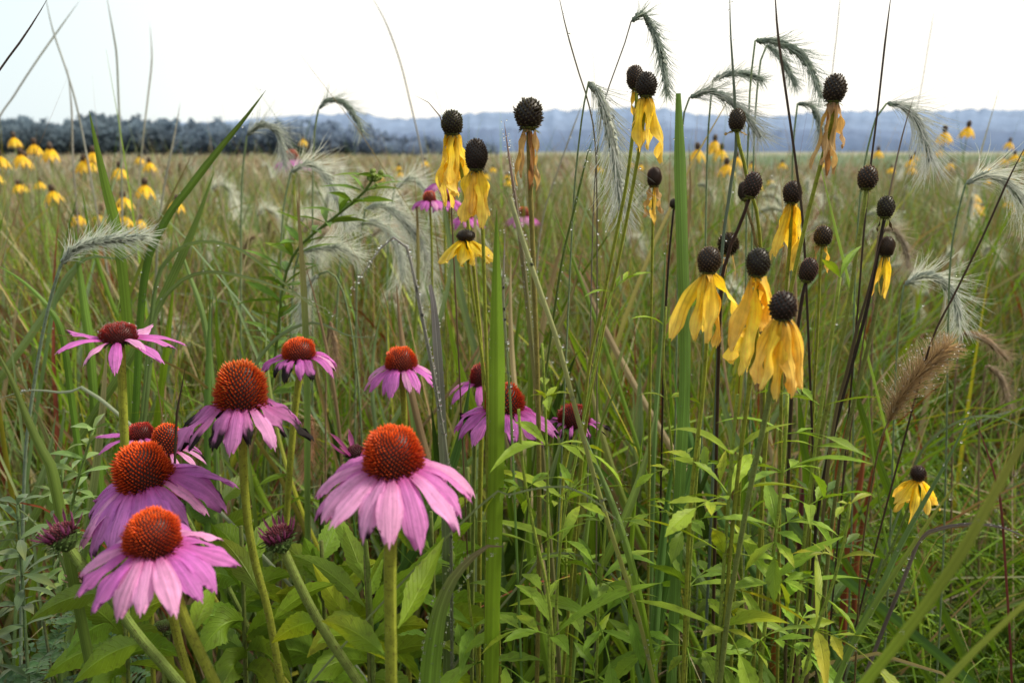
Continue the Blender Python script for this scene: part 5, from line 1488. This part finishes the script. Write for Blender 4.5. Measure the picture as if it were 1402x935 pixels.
def lobed_plant(label, pts, Y, nodes, L=60, stem_w=6, c=FRESH, group=None, topleaf=True):
    """slim stem given from its top downwards, whorls of deeply cut leaves at the nodes (fractions along it)"""
    path = pxpath(pts, Y); C = crom(path, 70)
    s = mpp(pts[0][0], pts[0][1], Y)
    t = thing('leafy_plant', label, 'plant', [C[-1][0], C[-1][1], 0], group)
    mb = MB(); tube(mb, C, [stem_w * .3 * s, stem_w * .55 * s], 7, jit((.26, .34, .05)), jit((.20, .25, .045)))
    part('stem', mb, M_STEM, t)
    for (f, nl, ls) in nodes:
        # f = view height of the node
        zs = np.array([c_[2] for c_ in C]); zt = at(pts[0][0], f, Y)[2]
        i = int(np.argmin(np.abs(zs - zt)))
        a0 = rng.uniform(0, 6.28)
        nl = max(2, int(round(nl * .62)))
        for k in range(nl):
            mb = MB()
            az = a0 + k * 6.283 / nl + rng.normal(0, .25)
            el = rng.uniform(.25, .95)
            if ls < 40 or rng.uniform() < .45:
                leaf3d(mb, C[i], az, el, ls * s * rng.uniform(1.0, 1.7), ls * s * .21, rng.uniform(.3, 1.1), c, .06, rng.normal(0, .35), n=14, wide=.42)
            else:
                lobed_leaf(mb, C[i], az, el, ls * s * rng.uniform(1.1, 1.6), ls * s * .21, rng.uniform(.4, 1.2), c, pairs=int(rng.integers(1, 3)))
            part('leaf', mb, M_LEAF, t)
    return t


LG = (.21, .345, .03); LG2 = (.16, .28, .026); LG3 = (.27, .385, .03)
lobed_plant('leafy stem with pale pointed leaves crossing the broad upright blade', [(742, 470), (745, 520), (748, 600), (750, 700), (752, 935)], .52, [(612, 5, 80), (560, 4, 60), (700, 4, 70)], c=LG3)
lobed_plant('forked stem with pointed leaflets right of the leaning stalk', [(838, 400), (826, 440), (810, 520), (790, 620), (768, 740), (756, 935)], .56, [(404, 4, 46), (690, 5, 84), (735, 5, 80)], c=LG)
lobed_plant('stem with a whorl of toothed leaves low in the middle', [(710, 560), (716, 640), (730, 720), (748, 800), (756, 870), (758, 940)], .50, [(868, 6, 110), (660, 4, 60), (760, 4, 70)], stem_w=7, c=LG)
lobed_plant('tall leafy stem with fresh lobed leaves beneath the yellow trio', [(1010, 540), (1004, 600), (998, 680), (992, 760), (986, 850), (980, 940)], .50, [(612, 5, 90), (690, 6, 100), (765, 6, 100), (850, 6, 110)], stem_w=8, c=LG3)
lobed_plant('leafy stem with whorled lobed leaves just right of the trio', [(1078, 540), (1074, 620), (1066, 700), (1056, 780), (1046, 870), (1040, 940)], .52, [(590, 4, 60), (650, 6, 86), (730, 6, 100), (810, 6, 100), (880, 6, 100)], stem_w=8, c=LG)
lobed_plant('pale stem with long narrow leaves between trio and bottlebrush', [(1150, 380), (1140, 450), (1124, 560), (1110, 660), (1098, 770), (1088, 870), (1080, 940)], .54, [(392, 2, 60), (545, 3, 64), (600, 3, 60), (690, 5, 80), (800, 5, 84), (880, 5, 90)], stem_w=8, c=LG)
lobed_plant('short stem with yellowing leaves at the foot of the reddish grass', [(1164, 690), (1156, 740), (1140, 800), (1118, 860), (1096, 940)], .48, [(700, 4, 40), (760, 3, 44), (872, 6, 96)], stem_w=7, c=(.26, .32, .03))
lobed_plant('stem with broad toothed leaves at the bottom under the trio', [(958, 600), (952, 680), (946, 760), (942, 850), (938, 940)], .56, [(640, 4, 60), (720, 5, 80), (800, 6, 90), (880, 6, 110)], c=LG2)
lobed_plant('slender stem with paired leaves in front of the pale cut blade', [(912, 420), (908, 500), (914, 560), (922, 640), (926, 740), (930, 935)], .60, [(450, 2, 40), (540, 3, 40), (640, 4, 54), (720, 5, 60)], stem_w=5, c=LG3)
lobed_plant('low leafy stem at the foot of the leaning stalk', [(830, 700), (826, 760), (820, 830), (816, 940)], .58, [(720, 4, 60), (790, 5, 84), (860, 6, 100), (920, 6, 100)], c=LG2)
lobed_plant('leafy shoot at the bottom between the broad blade and the curled one', [(640, 760), (642, 820), (650, 880), (655, 940)], .56, [(790, 4, 60), (850, 5, 90), (910, 6, 110)], c=LG2)
lobed_plant('dim leafy stem in the shade behind the trio stems', [(1010, 620), (1012, 700), (1016, 800), (1020, 940)], .72, [(650, 5, 70), (740, 6, 80), (830, 6, 80), (900, 6, 84)], c=(.065, .13, .015))  # shade is painted in by a darker leaf colour
lobed_plant('dim leafy stem in the shade beside the red grass', [(1120, 640), (1126, 720), (1130, 820), (1132, 940)], .75, [(680, 5, 60), (760, 5, 70), (850, 6, 80)], c=(.065, .13, .015))  # leaf colour darkened to paint in the shade here too
lobed_plant('dim leafy stem behind the curled wide blade', [(770, 640), (774, 740), (776, 840), (778, 940)], .75, [(690, 5, 60), (770, 5, 70), (850, 6, 80), (910, 6, 80)], c=(.18, .29, .024))


def broad_plant(label, cx, topy, Y, leaves, c=MID, group=None, sw=8):
    """coneflower foliage: leaves (node x, node y, tip x, tip y, width, bow, depth, roll) in view pixels"""
    path = pxpath([(cx, topy), (cx + 4, (topy + 935) / 2), (cx + 6, 935)], Y); s = mpp(cx, topy, Y)
    t = thing('coneflower_foliage', label, 'plant', [path[-1][0], path[-1][1], 0], group)
    mb = MB(); tube(mb, crom(path, 24), [sw * .35 * s, sw * .5 * s], 7, jit((.13, .17, .04)), jit((.10, .11, .035)))
    part('stem', mb, M_STEM, t)
    for (bx, by, tx, ty, wp, bow, dy, roll) in leaves:
        mb = MB(); sb = mpp(bx, by, Y)
        leaf_mesh(mb, at(bx, by, Y), at(tx, ty, Y + dy), wp * sb * .74, bow * sb, roll, c, serr=.07)
        part('leaf', mb, M_LEAF, t)
        mb = MB(); ex = rng.uniform(.85, 1.25); hy = rng.uniform(10, 34)
        leaf_mesh(mb, at(bx, by + hy, Y), at(bx - (tx - bx) * ex * .9, ty + hy + rng.uniform(-20, 30), Y + rng.uniform(-.04, .06)), wp * sb * .62, bow * sb * 1.1, roll + rng.normal(0, .25), np.asarray(c) * rng.uniform(.8, 1.35), serr=.07)
        part('leaf', mb, M_LEAF, t)
    return t


broad_plant('clump of long serrated leaves under the big pink coneflower', 500, 760, .56,
            [(500, 800, 470, 720, 40, 8, .03, .3), (500, 830, 400, 760, 44, 26, .05, .5), (504, 860, 600, 740, 50, -20, .04, .6), (502, 850, 420, 900, 54, 34, -.03, .3), (506, 880, 590, 860, 50, 30, .02, .2), (504, 905, 420, 935, 60, 30, -.04, .3), (508, 910, 620, 890, 52, 34, -.02, .5), (500, 790, 450, 690, 30, 10, .06, .6)], (.18, .29, .024))
broad_plant('clump of drooping serrated leaves between the thick leaning stems', 330, 720, .58,
            [(330, 760, 290, 720, 50, 14, .02, .2), (332, 790, 380, 700, 40, 12, .06, .5), (332, 800, 260, 800, 60, 34, .03, .2), (334, 830, 400, 790, 60, 30, .03, .3), (336, 850, 270, 900, 64, 36, -.04, .2), (336, 870, 420, 850, 50, 26, -.02, .4), (338, 900, 300, 950, 60, 26, -.05, .3), (338, 890, 400, 935, 60, 34, -.05, .3)], (.14, .24, .02))
broad_plant('clump of wide leaves spreading along the bottom under the lowest coneflower', 170, 830, .54,
            [(170, 850, 90, 900, 60, 34, -.02, .2), (172, 860, 240, 820, 50, 22, .03, .3), (172, 890, 60, 930, 60, 40, .02, .3), (174, 900, 250, 900, 60, 30, -.03, .3), (174, 920, 120, 980, 60, 30, -.05, .2)], (.14, .24, .02))
broad_plant('clump of big glossy leaves right of the thick leaning bud stem', 440, 740, .62,
            [(440, 770, 470, 700, 46, 4, .05, .4), (440, 800, 380, 740, 46, 14, .06, .3), (442, 830, 520, 770, 60, 26, .04, .2), (442, 850, 370, 830, 60, 26, .02, .2), (444, 880, 540, 840, 66, 34, .0, .3), (444, 910, 360, 900, 66, 34, -.02, .3)], (.14, .24, .02))
broad_plant('clump of serrated leaves beside the curled wide blade', 590, 700, .66,
            [(590, 730, 650, 680, 36, 12, .05, .4), (590, 760, 530, 720, 44, 16, .05, .3), (592, 790, 660, 750, 54, 22, .03, .3), (592, 830, 520, 800, 56, 26, .02, .3), (594, 870, 680, 850, 60, 30, -.02, .2), (594, 900, 520, 900, 60, 30, -.03, .3)], (.14, .24, .02))
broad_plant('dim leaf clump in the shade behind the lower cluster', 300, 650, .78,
            [(300, 690, 350, 650, 36, 10, .05, .3), (300, 720, 240, 690, 40, 16, .05, .3), (302, 760, 380, 740, 46, 20, .03, .3), (302, 800, 230, 790, 46, 22, .02, .3), (304, 840, 380, 840, 50, 26, 0, .3)], (.07, .13, .015))  # leaf colour darkened, so the clump's shade is painted in
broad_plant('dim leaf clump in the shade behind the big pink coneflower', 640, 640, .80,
            [(640, 680, 690, 650, 30, 10, .05, .3), (640, 720, 590, 690, 36, 14, .05, .3), (642, 760, 700, 740, 40, 16, .03, .3), (642, 810, 580, 800, 44, 20, .02, .3), (644, 860, 710, 850, 46, 24, 0, .3)], (.07, .13, .015))  # shade painted into the leaf colour, as on the other dim clump


def silver_plant(label, pts, Y, n, L, Wd, c):
    path = pxpath(pts, Y); C = crom(path, 60); s = mpp(pts[0][0], pts[0][1], Y)
    t = thing('silver_leaf_plant', label, 'plant', [C[-1][0], C[-1][1], 0])
    mb = MB(); tube(mb, C, [.0012, .0025], 6, c); part('stem', mb, M_STEM, t)
    zlo = at(pts[-1][0], pts[-1][1], Y)[2]
    vis = [q for q in C if q[2] > zlo - .02]
    for k in range(n):
        i = int(k / n * (len(vis) - 1)); mb = MB()
        leaf3d(mb, vis[i], k * 2.4 + rng.normal(0, .3), rng.uniform(.35, 1.1) - .5 * k / n, L * s * rng.uniform(.75, 1.2) * (.6 + .4 * min(1, k / 8)), Wd * s, .7, c, 0, rng.normal(0, .3), n=9, wide=.6)
        part('leaf', mb, M_FUZZ, t)


silver_plant('pale silvery leafed shoot beneath the red-coned flower', [(128, 588), (118, 620), (106, 660), (96, 710), (90, 800)], .66, 34, 44, 13, (.17, .27, .07))
silver_plant('second silvery shoot close beside the first', [(86, 640), (84, 680), (80, 730), (80, 820)], .68, 26, 44, 13, (.13, .21, .06))
silver_plant('gray velvety shoot by the dark purple bud', [(24, 690), (26, 730), (30, 780), (34, 850)], .56, 26, 52, 14, (.10, .165, .07))
silver_plant('gray velvety shoot at the very edge', [(-14, 740), (-10, 790), (-6, 850), (-4, 930)], .58, 22, 56, 14, (.09, .145, .06))


def fern_leaf_plant(label, cx, cy, Y, n):
    p = at(cx, cy, Y); s = mpp(cx, cy, Y)
    t = thing('leadplant', label, 'plant', [p[0], p[1], 0])
    mb = MB(); tube(mb, [p, [p[0], p[1], p[2] * .5], [p[0], p[1], 0]], [.0012, .002], 5, (.08, .10, .04)); part('stem', mb, M_STEM, t)
    for k in range(n):
        mb = MB(); az = k * 2.4; L = rng.uniform(60, 100) * s; m = 12
        tt = np.linspace(0, 1, m); e = rng.uniform(.1, .9) - .9 * tt
        d = np.stack([np.sin(az) * np.cos(e), np.cos(az) * np.cos(e), np.sin(e)], 1)
        zz = p - np.array([0, 0, rng.uniform(0, .1)])
        C = zz + np.cumsum(d * L / m, 0)
        tube(mb, C, [.0005, .0003], 4, (.08, .13, .04))
        for i in range(1, m):
            for sg in (-1, 1):
                leaf3d(mb, C[i], az + sg * 1.35, e[i] + .1, 15 * s, 7.5 * s, .3, (.06, .13, .05), 0, rng.normal(0, .3), n=6, wide=.5)
        part('frond', mb, M_FUZZ, t)


fern_leaf_plant('ferny plant with tiny paired leaflets in the lower corner', 60, 850, .60, 11)
fern_leaf_plant('second ferny plant of paired leaflets beside the leaning stem', 130, 850, .66, 9)
fern_leaf_plant('ferny plant of paired leaflets at the very edge of the meadow', 0, 890, .62, 9)

# render settings
SC.view_settings.view_transform = 'Standard'
SC.view_settings.look = 'None'
SC.view_settings.exposure = 0
SC.render.engine = 'CYCLES'
SC.cycles.use_denoising = True
SC.cycles.max_bounces = 7
SC.cycles.diffuse_bounces = 3
SC.cycles.glossy_bounces = 2
SC.cycles.transmission_bounces = 5
SC.cycles.transparent_max_bounces = 4
SC.cycles.caustics_reflective = False
SC.cycles.caustics_refractive = False
